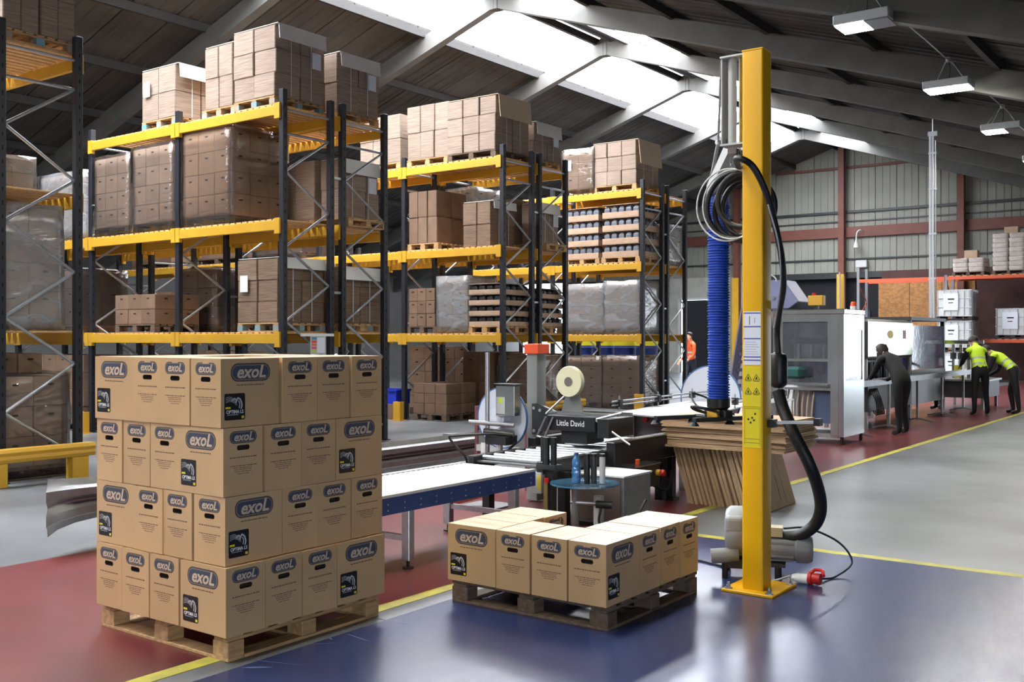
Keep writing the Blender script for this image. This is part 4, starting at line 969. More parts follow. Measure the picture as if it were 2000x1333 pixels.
# stand with black label rolls beside the conveyor end
b = thing('roller_post', 'cluster of upright black rollers at the tape machine infeed', 'rollers', (-4.72, 6.88, 0))
for x, y in ((-.05, 0), (.0, -.03), (.05, .0)): MB().cyl((x, y, .57), (x, y, .79), .026, 14).build('upright_roller', RUBBER, b, smooth=True)
bx('roller_bracket', DARKM, b, -.09, -.05, .53, .09, .06, .569); bx('post', DARKM, b, -.04, 0.0, .02, .04, .06, .53); bx('foot', DARKM, b, -.12, -.1, 0, .12, .14, .02)
bx('valve_box', LGREY, b, -.16, -.05, .33, -.041, .05, .50); bx('hazard_sticker', WARN, b, -.075, -.0515, .36, -.045, -.0501, .48)
MB().cyl((-.0, -.03, .42), (0, -.03, .46), .022, 10).build('red_knob', RED, b); MB().cyl((0, -.04, .2), (0, -.04, .42), .018, 10).build('regulator', M('regulator_brass', (170,150,100), .35, .6), b)
# round blue tray with bottle
d = thing('round_tray', 'round translucent blue tray on a grey stand before the grey cabinet', 'tray', (-4.36, 6.86, 0))
MB().lathe([(.26, .435), (.275, .44), (.275, .452), (.26, .450), (.02, .447)], 30).build('tray_disc', film('tinted_acrylic', (90,160,205), .55, .1, .05), d, smooth=True)
MB().cyl((-.05, -.06, .02), (-.05, -.06, .434), .032, 14).build('stand_pole', GREY, d, smooth=True); MB().cyl((.13, .0, .02), (.13, 0, .36), .042, 14).build('stand_cylinder', LGREY, d, smooth=True)
bx('base_foot', DARK, d, -.2, -.2, 0, .22, .12, .02); MB().cyl((-.08, -.08, .30), (.20, -.02, .30), .016, 8).build('clamp_bar', GALV, d, smooth=True); MB().cyl((.14, -.05, .30), (.27, -.02, .30), .03, 12).build('clamp_handle', DARK, d, smooth=True)
MB().tube(smooth_path([(.17, -.03, .28), (.2, -.1, .16), (.33, -.08, .12), (.42, .05, .2), (.44, .2, .33)]), .010, 8).build('air_hose', RUBBER, d, smooth=True)
o = MB().lathe([(.03, 0), (.036, .01), (.036, .11), (.03, .125), (.036, .14), (.034, .18), (.018, .205), (.016, .22)], 16).build('water_bottle', film('blue_bottle_plastic', (70,150,220), .6, .1, .1), None, True); o.location = (-4.40, 6.80, .4525); tag(o, 'blue plastic bottle standing on the round blue tray', 'bottle')
MB().cyl((0, 0, .22), (0, 0, .24), .018, 12).build('bottle_cap', CONVB, o)
for i, (x, y, mt, lb) in enumerate(((-4.32, 6.83, DARK, 'black adhesive cylinder next to the blue bottle'), (-4.275, 6.86, DARKM, 'middle dark cylinder on the round blue tray'), (-4.215, 6.89, LGREY, 'pale grey cylinder with black cap on the round tray'))):
    o = MB().lathe([(.022, 0), (.024, .01), (.024, .20), (.022, .212)], 14).build('canister', mt, None, True); o.location = (x, y, .4525); tag(o, lb, 'canister'); MB().cyl((0, 0, .212), (0, 0, .235), .025, 12).build('cap', DARK, o)
k = thing('control_cabinet', 'steel grey control cabinet behind the low pallet', 'cabinet', (-4.53, 7.55, 0))
bx('cabinet_body', STEEL2, k, -.25, -.22, .04, .25, .24, .44, bevel=.006); bx('cabinet_lid', WHITE, k, -.26, -.23, .441, .26, .25, .455)
bx('plinth', DARK, k, -.23, -.2, 0, .23, .22, .04); bx('door_panel', M('dull_bronze_steel', (128,116,108), .4, .6), k, -.22, -.226, .07, .22, -.2205, .42); MB().cyl((0, -.2262, .12), (0, -.235, .12), .012, 8).build('lock', DARK, k)

# ---------------------------------------------------------------- label applicator with reel
l = thing('label_applicator', 'label applicator on a silver post with a large white reel', 'labeller', (-5.95, 7.65, 0))
MB().cyl((0, 0, .02), (0, 0, 1.46), .022, 14).build('post', GALV, l, smooth=True); bx('post_foot', STEEL2, l, -.2, -.2, 0, .2, .2, .02)
bx('control_box', STEEL, l, .05, .06, .86, .27, .16, 1.15, bevel=.006); bx('box_lid', DARKM, l, .03, .04, 1.151, .29, .18, 1.165); bx('label_patch', LGREY, l, .06, .0585, .88, .16, .0598, 1.04); bx('green_sticker', M('sticker_green', (200,220,60), .5), l, .09, .0565, .98, .13, .0583, 1.03)
rl_ = MB().lathe([(.04, .20), (.285, .20), (.29, .205), (.285, .215), (.04, .215)], 40, (.02, 0, .83), 'y').build('reel_flange', M('reel_white', (214,222,234), .35), l, smooth=True)
MB().lathe([(.287, .198), (.298, .198), (.298, .218), (.287, .218)], 40, (.02, 0, .83), 'y', None, True).build('reel_rim', M('reel_blue', (70,110,165), .4), rl_, smooth=True)
MB().lathe([(.04, .10), (.10, .10), (.10, .199), (.04, .199)], 24, (.02, 0, .83), 'y').build('label_roll', PAPER, rl_, smooth=True)
MB().cyl((-.16, -.08, .80), (.28, .05, .78), .022, 10).build('applicator_rod', GALV, l, smooth=True); MB().cyl((.0, -.05, .72), (.28, .04, .70), .03, 12).build('air_cylinder', STEEL, l, smooth=True)
bx('applicator_body', DARKM, l, .02, -.06, .60, .26, .12, .68); MB().cyl((.16, -.02, .5), (.16, -.02, .60), .03, 12).build('peel_roller', LGREY, l)
MB().tube(smooth_path([(.27, .04, .68), (.1, -.08, .70), (-.25, -.15, .67), (-.33, -.16, .64), (-.18, -.12, .48), (-.14, -.1, .38), (0, -.05, .40), (.2, 0, .52), (.3, .05, .62)]), .012, 8).build('black_tube', RUBBER, l, smooth=True)
bx('side_panel', WHITE, l, -.08, .0, .42, .0, .02, .60)
for x, y in ((-.25, -.25), (.25, -.25)): MB().bar((0, 0, .12), (x, y, .03), .04, .03).build('stabiliser', M('red_oxide_frame', (150,70,60), .5), l)

# ---------------------------------------------------------------- line conveyor between taping machine and filler
v = thing('infeed_table', 'flat stainless table with guide rails leading to the taping machine', 'table', (-5.3, 11.2, 0))
q = MB(); q.prism([(-.35, -1.75), (.75, -2.1), (.35, .0), (.3, 1.75), (-.75, 1.75), (-.55, 0)], .785, .80, 'z'); q.build('table_plate', M('bright_sheet', (214,216,216), .3, .7), v)
for x, y in ((-.25, -1.5), (.35, -1.5), (-.4, 1.5), (.2, 1.5)): bx('leg', STEEL2, v, x-.03, y-.03, 0, x+.03, y+.03, .784)
for p in (((-.45, -1.6), (-.62, 1.7)), ((.45, -.5), (.22, 1.7))):
    (x0, y0), (x1, y1) = p
    MB().cyl((x0, y0, .90), (x1, y1, .90), .010, 8).build('guide_rail', GALV, v, smooth=True); MB().cyl((x0, y0, .86), (x1, y1, .86), .007, 8).build('guide_rail', GALV, v, smooth=True)
    for k in range(4):
        f = .05+k*.3; x, y = x0+(x1-x0)*f, y0+(y1-y0)*f
        b = bx('rail_clamp', DARK, v, x-.03, y-.03, .84, x+.03, y+.03, .92); MB().cyl((x, y, .80), (x, y, .96), .009, 8).build('clamp_pin', GALV, b)
bx('drive_housing', GREY, v, -.32, -1.45, .42, .30, -.95, .78, bevel=.008); bx('rating_plate', M('copper_plate', (190,140,100), .4, .4), v, .3005, -1.35, .66, .302, -1.1, .74)
MB().cyl((-.1, -1.452, .72), (-.1, -1.50, .72), .03, 12).build('stop_button', RED, v)
v = thing('slatted_guard', 'steel guard with slots behind the tape head, maroon reflection in its colour', 'guard', (-6.55, 8.7, 0))
bx('guard_frame', STEEL2, v, -.32, -.03, .45, .32, .0, .60); bx('guard_sill', LGREY, v, -.33, -.05, .38, .33, .02, .449)
for x in (-.34, .33): bx('guard_post', M('steel_maroon_reflection', (128,80,84), .4, .3), v, x-.02, -.04, 0, x+.02, .01, .86)  # maroon reflection on the plain steel is put into the colour
for k in range(11): bx('guard_bar', M('steel_maroon_reflection', (128,80,84), .4, .3), v, -.30+k*.058, -.02, .62, -.272+k*.058, -.005, .84)
bx('guard_top', STEEL2, v, -.34, -.03, .841, .34, .0, .86)
v = thing('label_reel', 'second white label reel standing behind the suction tube', 'reel', (-5.95, 12.45, 0))
MB().lathe([(.04, 0), (.42, 0), (.42, .02), (.04, .02)], 44, (0, 0, .80), 'y').build('reel_flange', M('reel_white', (214,222,234), .35), v, smooth=True)
MB().lathe([(.422, -.005), (.435, -.005), (.435, .025), (.422, .025)], 44, (0, 0, .80), 'y', None, True).build('reel_rim', M('reel_blue', (70,110,165), .4), v, smooth=True); bx('reel_stand', STEEL2, v, -.05, .03, 0, .05, .1, 1.0)

# ---------------------------------------------------------------- filling line
TINT = film('tinted_guard', (58,60,78), .62, .06, .02); CLEAR = film('clear_guard', (110,118,128), .25, .05, .02)
PURP = M('lilac_steel', (128,132,166), .4, .15, var=.15, scale=3)
c = thing('filling_cabinet', 'tall stainless filling machine cabinet with windows', 'machine', (-5.62, 15.6, 0))
X0, X1, Y0, Y1 = -.52, .50, -.42, .45
for x in (X0, X1):
    for y in (Y0, Y1):
        b = bx('corner_post', STEEL, c, x-.04, y-.04, .12, x+.04, y+.04, 1.95); MB().cyl((x, y, 0), (x, y, .12), .025, 10).build('foot', DARK, b)
bx('roof_panel', STEEL, c, X0-.05, Y0-.05, 1.951, X1+.05, Y1+.05, 2.03, bevel=.01); bx('header_panel', STEEL, c, X0+.041, Y0-.04, 1.84, X1-.041, Y0-.02, 1.95)
bx('side_header', STEEL, c, X1+.02, Y0+.041, 1.72, X1+.04, Y1-.041, 1.95); bx('side_skirt', STEEL, c, X1+.02, Y0+.041, .12, X1+.04, Y1-.041, .95); bx('base_tray', STEEL2, c, X0, Y0, .10, X1, Y1, .16)
bx('corner_sheet', STEEL, c, X1-.16, Y0-.045, .12, X1-.041, Y0-.03, 1.84)
w = bx('upper_window', CLEAR, c, X0+.12, Y0-.035, 1.28, X1-.17, Y0-.025, 1.83)
for z in (1.24, 1.24): pass
for (a0, a1, z0, z1) in ((X0+.08, X0+.12, .9, 1.84), (X1-.20, X1-.161, .9, 1.84), (X0+.12, X1-.2, 1.24, 1.28), (X0+.12, X1-.2, .88, .92)): bx('window_bar', STEEL, c, a0, Y0-.045, z0, a1, Y0-.02, z1)
bx('lower_window', TINT, c, X0+.12, Y0-.035, .92, X1-.2, Y0-.025, 1.24); bx('side_window', TINT, c, X1+.02, Y0+.041, .95, X1+.03, Y1-.041, 1.72)
bx('back_sheet', STEEL2, c, X0, Y1, .3, X1, Y1+.02, 1.95)
bx('work_deck', STEEL2, c, X0+.05, Y0+.02, .80, X1-.05, Y1-.02, .84)
for i in range(4):
    b = MB().cyl((X0+.2+i*.2, 0, 1.0), (X0+.2+i*.2, 0, 1.5), .03, 10).build('filling_head', GALV, c, smooth=True); MB().cyl((X0+.2+i*.2, 0, .90), (X0+.2+i*.2, 0, 1.0), .014, 8).build('nozzle', CHROME, b)
bx('manifold', DARKM, c, X0+.1, -.06, 1.5, X1-.1, .06, 1.6); bx('green_motor', M('motor_green', (28,84,78), .45), c, -.30, Y0-.30, .98, -.02, Y0-.06, 1.16, bevel=.04)
bx('drive_box', M('slate_blue', (72,88,120), .5), c, .0, -.3, .3, .4, .3, .79)
for i in range(7): MB().tube(smooth_path([(-.45+i*.08, -.28, .80), (-.46+i*.08, -.34, .55), (-.43+i*.07, -.30, .3), (-.4+i*.06, -.2, .165)]), .016, 6).build('drain_hose', M('clear_hose', (190,172,150), .3), c, smooth=True)
b = thing('signal_box', 'small yellow control box with red button on the cabinet roof', 'control box', (-5.62, 15.5, 2.031)); bx('box_body', YEL, b, -.12, -.06, .06, .12, .06, .22, bevel=.01); bx('box_stand', DARKM, b, -.03, -.03, 0, .03, .03, .06); MB().cyl((-.04, 0, .22), (-.04, 0, .26), .03, 10).build('red_button', RED, b)
b = thing('beacon', 'small orange and white beacon on the filling cabinet', 'beacon', (-5.2, 15.95, 2.031)); MB().cyl((0, 0, 0), (0, 0, .06), .05, 12).build('beacon_base', WHITE, b); MB().lathe([(.045, .06), (.045, .10), (.03, .13)], 12).build('beacon_lens', ORANGE, b, smooth=True)
b = thing('pneumatic_mast', 'thin yellow and pale pipe rising behind the filling cabinet', 'pipe', (-5.45, 16.2, 0)); bx('yellow_pipe', YEL, b, -.02, -.02, 0, .02, .02, 2.58); MB().cyl((-.05, 0, 0), (-.05, 0, 2.65), .014, 8).build('pale_pipe', LGREY, b)
# cap elevator
b = thing('cap_elevator', 'lilac steel cap elevator with hopper rising beside the filling cabinet', 'elevator', (-6.35, 15.55, 0))
q = MB(); q.prism([(-.42, 2.05), (-.42, 2.40), (-.28, 2.50), (.28, 2.50), (.52, 2.16), (.36, 2.05)], -.25, .25, 'y'); q.build('hopper', PURP, b, bevel=.01)
for s_ in (-.22, .22): MB().bar((-.46, s_-.30, .75), (-.24, s_-.30, 2.05), .02, .28).build('belt_side', PURP, b)
MB().bar((-.40, -.30, .75), (-.20, -.30, 2.0), .42, .04).build('belt', LGREY, b)
for k in range(10): f = .05+k*.1; MB().bar((-.42+.2*f, -.50, .78+1.25*f), (-.42+.2*f, -.12, .78+1.25*f), .03, .05).build('cleat', PURP, b)
q = MB(); q.tube([(-.05+.22*math.cos(a*PI/10), -.27, 2.48+.13*math.sin(a*PI/10)) for a in range(11)], .012, 8); q.build('hoop', LGREY, b, smooth=True)
for x in (-.4, .06): bx('leg', STEEL2, b, x-.03, -.2, 0, x+.03, -.14, 2.02)
q = MB(); q.prism([(-.05, 1.0), (.12, 1.0), (.02, 1.95), (-.14, 1.95)], -.32, -.28, 'y'); q.build('side_sheet', PURP, b)
for x, z in ((-.1, 2.28), (.12, 2.22), (.3, 2.3)): MB().cyl((x, -.251, z), (x, -.27, z), .025, 10).build('bolt', CHROME, b)
# second machine, steel guard hood
c = thing('capping_machine', 'machine under a bright steel hood with a yellow oval sticker', 'machine', (-6.0, 19.3, 0))
bx('hood', STEEL, c, -.4, -1.4, 1.22, .4, 1.45, 1.93, bevel=.05); q = MB(); q.lathe([(.0, .401), (.10, .402), (.10, .405), (0, .405)], 20, (0, 0, 0), 'x'); o = q.build('oval_sticker', M('sticker_amber', (220,190,30), .5), c); o.location = (0, -.05, 1.66); o.scale = (1, 1.8, .75)
bx('small_sticker', M('sticker_rust', (150,80,50), .5), c, .4005, .75, 1.58, .404, .95, 1.74)
bx('frame', DARKM, c, -.35, -1.3, .3, .38, 1.4, .75); bx('table', STEEL2, c, -.45, -1.45, .76, .45, 1.5, .80)
for x in (-.35, .35):
    for y in (-1.3, 0, 1.35): b = bx('leg', STEEL2, c, x-.03, y-.03, 0, x+.03, y+.03, .3); bx('hood_post', STEEL2, c, x-.02, y-.02, .801, x+.02, y+.02, 1.22)
for k in range(6): MB().cyl((.1, -1.1+k*.42, .80), (.1, -1.1+k*.42, 1.15), .04, 10).build('capping_head', STEEL2, c, smooth=True)
bx('dark_motor', DARK, c, -.2, -1.0, .81, .05, .9, 1.18)
for k in range(5): MB().tube(smooth_path([(.38, -1.2+k*.1, .7), (.5, -1.25+k*.08, .5), (.48, -1.1+k*.1, .25), (.36, -1.0+k*.1, .32)]), .012, 6).build('cable', RUBBER, c, smooth=True)
v = thing('line_conveyor', 'low steel slat conveyor running along the filling line', 'conveyor', (-5.35, 19.5, 0))
for x in (-.08, .08): bx('side_rail', STEEL2, v, x-.01, -3.2, .80, x+.01, 4.5, .90)
bx('belt', DARK, v, -.068, -3.2, .85, .068, 4.5, .87)
for y in (-3, -1.2, .6, 2.4, 4.2):
    b = MB().bar((0, y, .80), (0, y, .05), .04, .04).build('leg', STEEL2, v)
    for s_ in (-1, 1): MB().bar((0, y, .08), (s_*.28, y, .02), .03, .03).build('foot', STEEL2, b)
c = thing('tinted_guard_booth', 'dark booth with lilac tinted panels farther down the line', 'machine', (-6.2, 22.5, 0))
for x in (-.4, .4):
    for y in (-1.3, 1.3): bx('post', DARKM, c, x-.04, y-.04, 0, x+.04, y+.04, 1.95)
bx('roof', M('dark_roof', (60,54,52), .5), c, -.46, -1.36, 1.951, .46, 1.36, 2.02); bx('tinted_panel', film('lilac_panel', (92,94,140), .75, .08, .02), c, .42, -1.26, .95, .43, 1.26, 1.85); bx('lower_panel', M('panel_charcoal', (70,70,74), .4), c, .42, -1.26, .25, .44, 1.26, .94); bx('rear_panel', M('panel_charcoal', (70,70,74), .4), c, -.44, -1.26, .25, -.42, 1.26, 1.9); bx('front_panel', film('lilac_panel2', (92,94,140), .7, .08, .02), c, -.36, -1.33, .9, .36, -1.32, 1.9)
c = thing('valve_station', 'cluster of steel filling valves and posts beside the two workers', 'machine', (-5.6, 25.2, 0))
bx('bed', DARKM, c, -.5, -.7, .25, .5, .9, .62); bx('table', STEEL2, c, -.55, -.75, .621, .55, .95, .66)
for k in range(4): b = MB().cyl((.3-.22*k, -.5+.25*k, .66), (.3-.22*k, -.5+.25*k, 1.45), .035, 10).build('valve_post', STEEL, c, smooth=True); MB().cyl((.3-.22*k, -.5+.25*k, 1.1), (.3-.22*k, -.5+.25*k, 1.25), .07, 12).build('valve_body', DARKM, b, smooth=True)
bx('cross_beam', STEEL, c, -.5, -.5, 1.46, .45, -.42, 1.54); bx('red_pump', M('pump_red', (120,40,40), .5), c, .2, -.3, .70, .4, .0, .95); bx('yellow_pump', M('pump_yellow', (200,190,60), .5), c, -.15, -.6, .70, -.02, -.45, .98); bx('white_tank', WHITE, c, -.1, .1, .9, .3, .4, 1.12)
for x in (-.45, .45):
    for y in (-.6, .8): bx('leg', STEEL2, c, x-.03, y-.03, 0, x+.03, y+.03, .25)
# galvanised cable drop
c = thing('cable_drop', 'galvanised cable conduit dropping from the roof to the line', 'conduit', (-6.04, 23.95, 0))
for x in (-.06, .0): bx('trunking', GALV, c, x-.022, -.02, 2.03, x+.022, .02, 6.15)
MB().cyl((.06, 0, 2.03), (.06, 0, 6.0), .014, 8).build('conduit_pipe', GALV, c, smooth=True); MB().cyl((-.0, 0, 6.15), (0, 0, 6.99), .014, 8).build('hanger_rod', GALV, c); bx('top_box', GALV, c, -.1, -.04, 6.1, .1, .04, 6.2)
for z in (2.9, 3.9, 4.9, 5.7): bx('saddle', GALV, c, -.09, -.03, z, .08, .03, z+.04)

# ---------------------------------------------------------------- orange rack, tanks and sacks at the gable
r = thing('orange_rack', 'orange beam pallet rack against the far chipboard wall', 'rack', (-10.0, 40.2, 0))
for x in (-2.75, .45, 3.4):
    for y in (-.5, .5): bx('upright', M('rack_upright_grey', (120,122,126), .5), r, x-.05, y-.05, 0, x+.05, y+.05, 4.3 if x < 0 else 3.9)
    for k in range(5): MB().cyl((x, -.5 if k % 2 else .5, .4+k*.65), (x, .5 if k % 2 else -.5, 1.05+k*.65), .02, 6).build('brace', RACKOR, r)
for xa, xb, zs in ((-2.7, .4, (3.72,)), (.5, 3.35, (3.72, 1.42))):
    for z in zs:
        for y in (-.55, .55): bx('beam', RACKOR, r, xa, y-.025, z, xb, y+.025, z+.12)
        if xa > 0:
            for k in range(12): bx('deck_slat', SLAT, r, xa+.05+k*.235, -.55, z+.121, xa+.2+k*.235, .55, z+.14)
IBCW = M('tank_plastic', (206,208,206), .5, var=.06, scale=2)
def ibc(x, y, z, lb):
    t = thing('bulk_tank', lb, 'tank', (x, y, z), group='white caged bulk tanks')
    bx('pallet_base', DARK, t, -.6, -.5, .0, .6, .5, .05); 
    for i in (-.54, 0, .54): bx('base_foot', DARK, t, i-.06, -.5, .051, i+.06, .5, .13)
    q = MB(); q.prism(round_rect(1.12, .94, .08, 4), .135, 1.06, 'z'); q.build('tank', IBCW, t, bevel=.03, segs=2)
    for k in range(6): bx('cage_bar', GALV, t, -.56+k*.224-.008, -.50, .13, -.56+k*.224+.008, -.485, 1.09)
    for k in range(5): bx('cage_bar', GALV, t, .585, -.45+k*.22, .13, .60, -.434+k*.22, 1.09)
    for z_ in (.14, .45, .77, 1.07): q = MB(); q.tube([(-.59, -.49, z_), (.59, -.49, z_), (.59, .49, z_), (-.59, .49, z_)], .012, 6, True); q.build('cage_ring', GALV, t)
    bx('label_plate', PAPER, t, -.35, -.515, .35, .15, -.502, .95); bx('label_text', INKB, t, -.2, -.518, .72, .02, -.5152, .77); bx('label_text', INKB, t, -.18, -.518, .6, -.02, -.5152, .63)
    MB().cyl((0, 0, 1.06), (0, 0, 1.10), .1, 14).build('lid', M('lid_blue', (60,110,190), .5), t)
for k, lb in enumerate(('bottom white tank of the stack of three, behind the line', 'middle white tank of the stack of three', 'top white tank of the stack of three')): ibc(-9.05, 39.2, k*1.115, lb)
ibc(-7.3, 40.2, 1.562, 'white caged tank on the orange rack shelf at the frame edge')
SACK = M('pale_sacks', (196,184,176), .8, var=.15, scale=6, rnd=.08)
def sacks(x, y, z, nx, nz, lb, box):
    t = thing('sack_pallet', lb, 'sacks', (x, y, z)); p = D.objects.new('pallet', None); COL.objects.link(p); p.parent = t; pallet_parts(p, 1.1, 1.0, WOODD)
    me = unit('sack', lambda: rough_box(.52, .44, .16, .02, 3, 4)); 
    if not me.materials: me.materials.append(SACK)
    for k in range(nz):
        for i in range(nx):
            for j in range(2): put('sack', me, t, (-.27+i*.54, -.24+j*.48, .136+k*.165), random.uniform(-.06, .06))
    if box: bx('carton', CARD2, t, -.2, -.2, .14+nz*.165, .25, .15, .14+nz*.165+box, bevel=.005)
sacks(-8.8, 40.2, 3.862, 2, 3, 'low pile of pale sacks with a small box on the orange rack', .3)
sacks(-7.45, 40.2, 3.862, 2, 8, 'tall pile of pale sacks on the orange rack at the frame edge', .25)
l = thing('wall_lamp', 'small swan neck lamp on the far wall', 'lamp', (-13.45, YG-.2, 5.25)); MB().tube(smooth_path([(.2, .15, .62), (.12, -.1, .72), (0, -.2, .62), (-.03, -.22, .3)]), .03, 8).build('swan_neck', LGREY, l, smooth=True); MB().lathe([(.12, 0), (.10, .14), (.04, .3)], 14, (-.03, -.22, 0)).build('lamp_head', LGREY, l, smooth=True)
b = bx('floodlight', LGREY, None, -13.55, YG-.30, 4.45, -13.1, YG-.08, 4.75, bevel=.02); tag(b, 'square grey floodlight low on the gable cladding', 'lamp')

# ---------------------------------------------------------------- people
HV = M('hi_vis_yellow', (200,236,40), .6); HVB = M('reflective_band', (178,186,176), .35, .2); BLK = M('black_workwear', (18,19,22), .8); NVY = M('navy_jumper', (26,30,44), .8); SKIN = M('skin', (206,160,134), .55); HAIR = M('dark_hair', (40,30,26), .6); HVO = M('orange_jacket', (216,86,36), .6)
def person(label, loc, rz, J, top, sleeve, legs=BLK, hair=HAIR, bands=True, longhair=False):
    """J: joint name -> position, figure faces local +y. One continuous body mesh, split by material."""
    chain = [('pelvis', 'waist'), ('waist', 'chest'), ('chest', 'collar'), ('collar', 'neck'), ('neck', 'skull'), ('skull', 'crown')]
    rad = {'pelvis': (.155, .115), 'waist': (.145, .105), 'chest': (.175, .12), 'collar': (.12, .085), 'neck': (.055, .058), 'skull': (.076, .092), 'crown': (.06, .075)}
    for s in 'LR':
        chain += [('collar', 'sh'+s), ('sh'+s, 'el'+s), ('el'+s, 'wr'+s), ('wr'+s, 'pa'+s), ('pelvis', 'hp'+s), ('hp'+s, 'kn'+s), ('kn'+s, 'an'+s), ('an'+s, 'to'+s)]
        rad.update({'sh'+s: (.07, .07), 'el'+s: (.048, .048), 'wr'+s: (.032, .028), 'pa'+s: (.036, .018), 'hp'+s: (.10, .10), 'kn'+s: (.065, .065), 'an'+s: (.045, .045), 'to'+s: (.042, .032)})
        w_, p_ = Vector(J['wr'+s]), Vector(J['pa'+s]); dr = (p_-w_).normalized(); sd = dr.orthogonal().normalized()
        for k, (off, ln) in enumerate(((-.03, .07), (-.01, .085), (.01, .08), (.03, .06))):
            a, b = f'f{k}a'+s, f'f{k}b'+s; J[a] = p_+dr*.03+sd*off; J[b] = p_+dr*(.03+ln)+sd*off*1.3+Vector((0, 0, -.015)); chain += [('pa'+s, a), (a, b)]; rad[a] = (.009, .009); rad[b] = (.007, .007)
        J['th'+s] = w_+dr*.05+sd*.055; chain.append(('wr'+s, 'th'+s)); rad['th'+s] = (.009, .009)
    J['nose'] = Vector(J['skull'])+Vector(J.get('look', (0, 1, 0))).normalized()*.105; chain.append(('skull', 'nose')); rad['nose'] = (.013, .015)
    names = list(rad); ix = {n: i for i, n in enumerate(names)}
    me = D.meshes.new('body'); me.from_pydata([tuple(J[n]) for n in names], [(ix[a], ix[b]) for a, b in chain], [])
    o = D.objects.new('body', me); COL.objects.link(o); sk = o.modifiers.new('skin', 'SKIN'); sk.use_smooth_shade = True
    for n in names: me.skin_vertices[0].data[ix[n]].radius = rad[n]
    me.skin_vertices[0].data[ix['pelvis']].use_root = True
    sb = o.modifiers.new('sub', 'SUBSURF'); sb.levels = 2; sb.render_levels = 2
    m2 = D.meshes.new_from_object(o.evaluated_get(bpy.context.evaluated_depsgraph_get())); D.objects.remove(o)
    m2.materials.clear()
    for mt in (top, sleeve, legs, SKIN, HVB, DARK): m2.materials.append(mt)
    def seg(p):
        best = None
        for a, b in chain:
            A_, B_ = Vector(J[a]), Vector(J[b]); t_ = max(0, min(1, (p-A_).dot(B_-A_)/max((B_-A_).length_squared, 1e-9))); q_ = (p-A_-(B_-A_)*t_).length/max(.02, rad[a][0]*(1-t_)+rad[b][0]*t_)
            if best is None or q_ < best[0]: best = (q_, a, b, t_)
        return best
    for f in m2.polygons:
        _, a, b, t_ = seg(f.center)
        if a == 'pelvis' and b == 'waist': k = 2 if t_ < .12 else (4 if bands and .45 < t_ < .75 else 0)
        elif a == 'waist': k = 4 if bands and .28 < t_ < .52 else 0
        elif a == 'chest' or (a == 'collar' and b[:2] == 'sh'): k = 0
        elif b[:2] == 'el' or (a[:2] == 'el' and b[:2] == 'wr' and t_ < .85): k = 1
        elif a[:2] in ('pe', 'hp') or b[:2] in ('kn', 'hp'): k = 2
        elif a[:2] == 'kn': k = 2
        elif a[:2] == 'an': k = 5
        else: k = 3
        f.material_index = k; f.use_smooth = True
    t = thing('person', label, 'person', loc, rz); put('body', m2, t)
    sk_, cr = Vector(J['skull']), Vector(J['crown']); ax = (cr-sk_).normalized(); lk = Vector(J.get('look', (0, 1, 0))).normalized()
    bm = bmesh.new(); bmesh.ops.create_uvsphere(bm, u_segments=16, v_segments=10, radius=.108)
    c0 = sk_+ax*.045-lk*.018
    for v_ in list(bm.verts):
        if (v_.co.dot(lk) > .035 and v_.co.dot(ax) < .055) or v_.co.dot(ax) < -.07: bm.verts.remove(v_)
    for v_ in bm.verts: v_.co += c0
    hm = D.meshes.new('hair'); bm.to_mesh(hm); bm.free(); hm.materials.append(hair); ho = put('hair', hm, t)
    sm = ho.modifiers.new('thick', 'SOLIDIFY'); sm.thickness = .012
    if longhair: MB().lathe([(.05, -.30), (.09, -.2), (.10, 0), (.06, .08)], 12, tuple(c0-lk*.03)).build('long_hair', hair, t, smooth=True)
    sd = ax.cross(lk).normalized()
    for s_ in (-1, 1):
        MB().lathe([(.004, -.02), (.016, -.012), (.018, .005), (.006, .022)], 8, tuple(sk_+sd*s_*.088)).build('ear', SKIN, t, smooth=True)
        MB().lathe([(.001, -.008), (.008, 0), (.001, .008)], 8, tuple(sk_+sd*s_*.032+lk*.088+ax*.02)).build('eye', DARK, t, smooth=True)
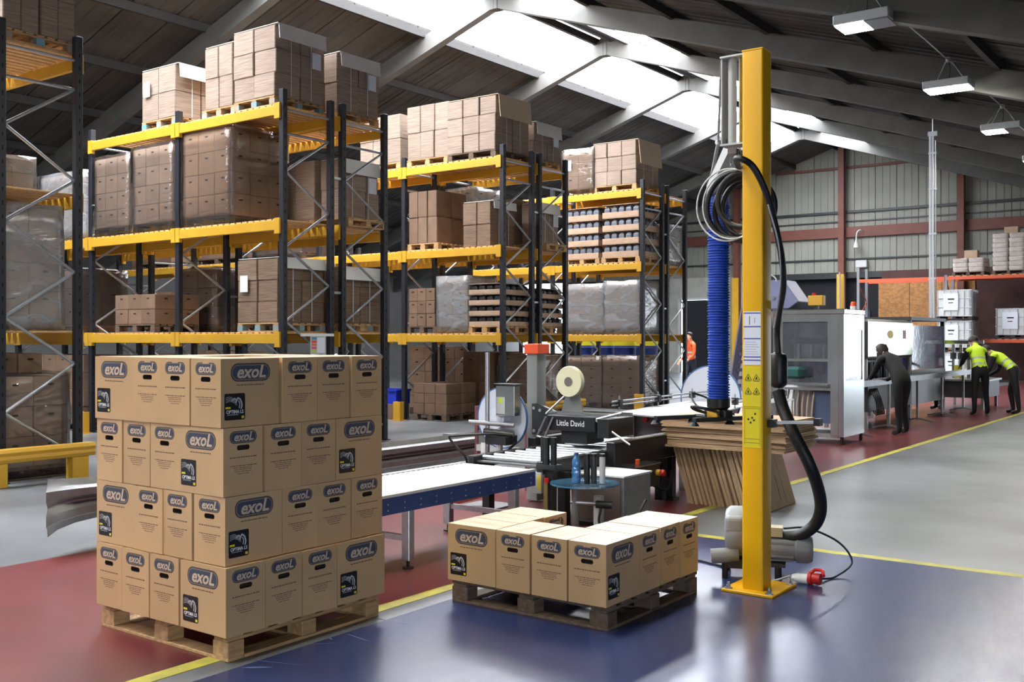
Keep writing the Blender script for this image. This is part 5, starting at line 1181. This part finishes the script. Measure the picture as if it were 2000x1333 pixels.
    MB().bar(tuple(sk_+sd*.022+lk*.090-ax*.045), tuple(sk_-sd*.022+lk*.090-ax*.045), .006, .006).build('mouth', M('lip', (160,100,90), .6), t)
    return t
def stand(lean=0, arms=.4, spread=.12, step=.06, headlook=(0, 1, -.4)):
    """joints of a standing figure 1.74 m tall leaning forward by `lean` radians at the hips; arms raised forward"""
    V = Vector; R_ = Matrix.Rotation(-lean, 3, 'X'); P0 = V((0, 0, .95)); up = lambda v: P0 + R_ @ V(v)
    J = {'pelvis': P0, 'waist': up((0, .0, .16)), 'chest': up((0, .01, .34)), 'collar': up((0, 0, .48)), 'neck': up((0, .02, .56)), 'skull': up((0, .05, .67)), 'crown': up((0, .045, .77)), 'look': V(headlook)}
    for s, k in (('L', -1), ('R', 1)):
        sh = up((k*.17, 0, .45)); J['sh'+s] = sh; J['el'+s] = sh+V((k*.06, .30*math.sin(arms), -.30*math.cos(arms))); a2 = arms+.75
        J['wr'+s] = J['el'+s]+V((-k*.05, .26*math.sin(a2), -.26*math.cos(a2))); J['pa'+s] = J['wr'+s]+V((-k*.01, .07*math.sin(a2), -.07*math.cos(a2)))
        J['hp'+s] = P0+V((k*.09, 0, -.06)); J['kn'+s] = V((k*spread, .03+k*step, .50)); J['an'+s] = V((k*(spread+.02), -.03+k*step, .075)); J['to'+s] = V((k*(spread+.04), .13+k*step, .035))
    return J
person('worker in a yellow hi-vis vest seen from behind, both arms forward', (-4.80, 22.75, 0), .55, stand(.55, .55, .14, .08, (0, 1, -.5)), HV, NVY)
person('worker in a hi-vis vest bending towards the machine at the frame edge', (-4.28, 23.45, 0), 1.35, stand(.95, .2, .13, .12, (0, 1, -1)), HV, NVY)
person('worker in a hi-vis vest standing behind the tinted booth', (-5.95, 24.05, 0), 1.0, stand(.12, .5), HV, HV, NVY)
person('dark haired person in dark clothes stooping at the steel hood', (-4.86, 17.35, 0), .9, stand(.85, .4, .12, .1, (0, 1, -.6)), BLK, BLK, BLK, bands=False, longhair=True)
person('distant person in an orange jacket near the dark doorway', (-13.7, 27.4, 0), 2.6, stand(.05, .1), HVO, HVO, NVY)
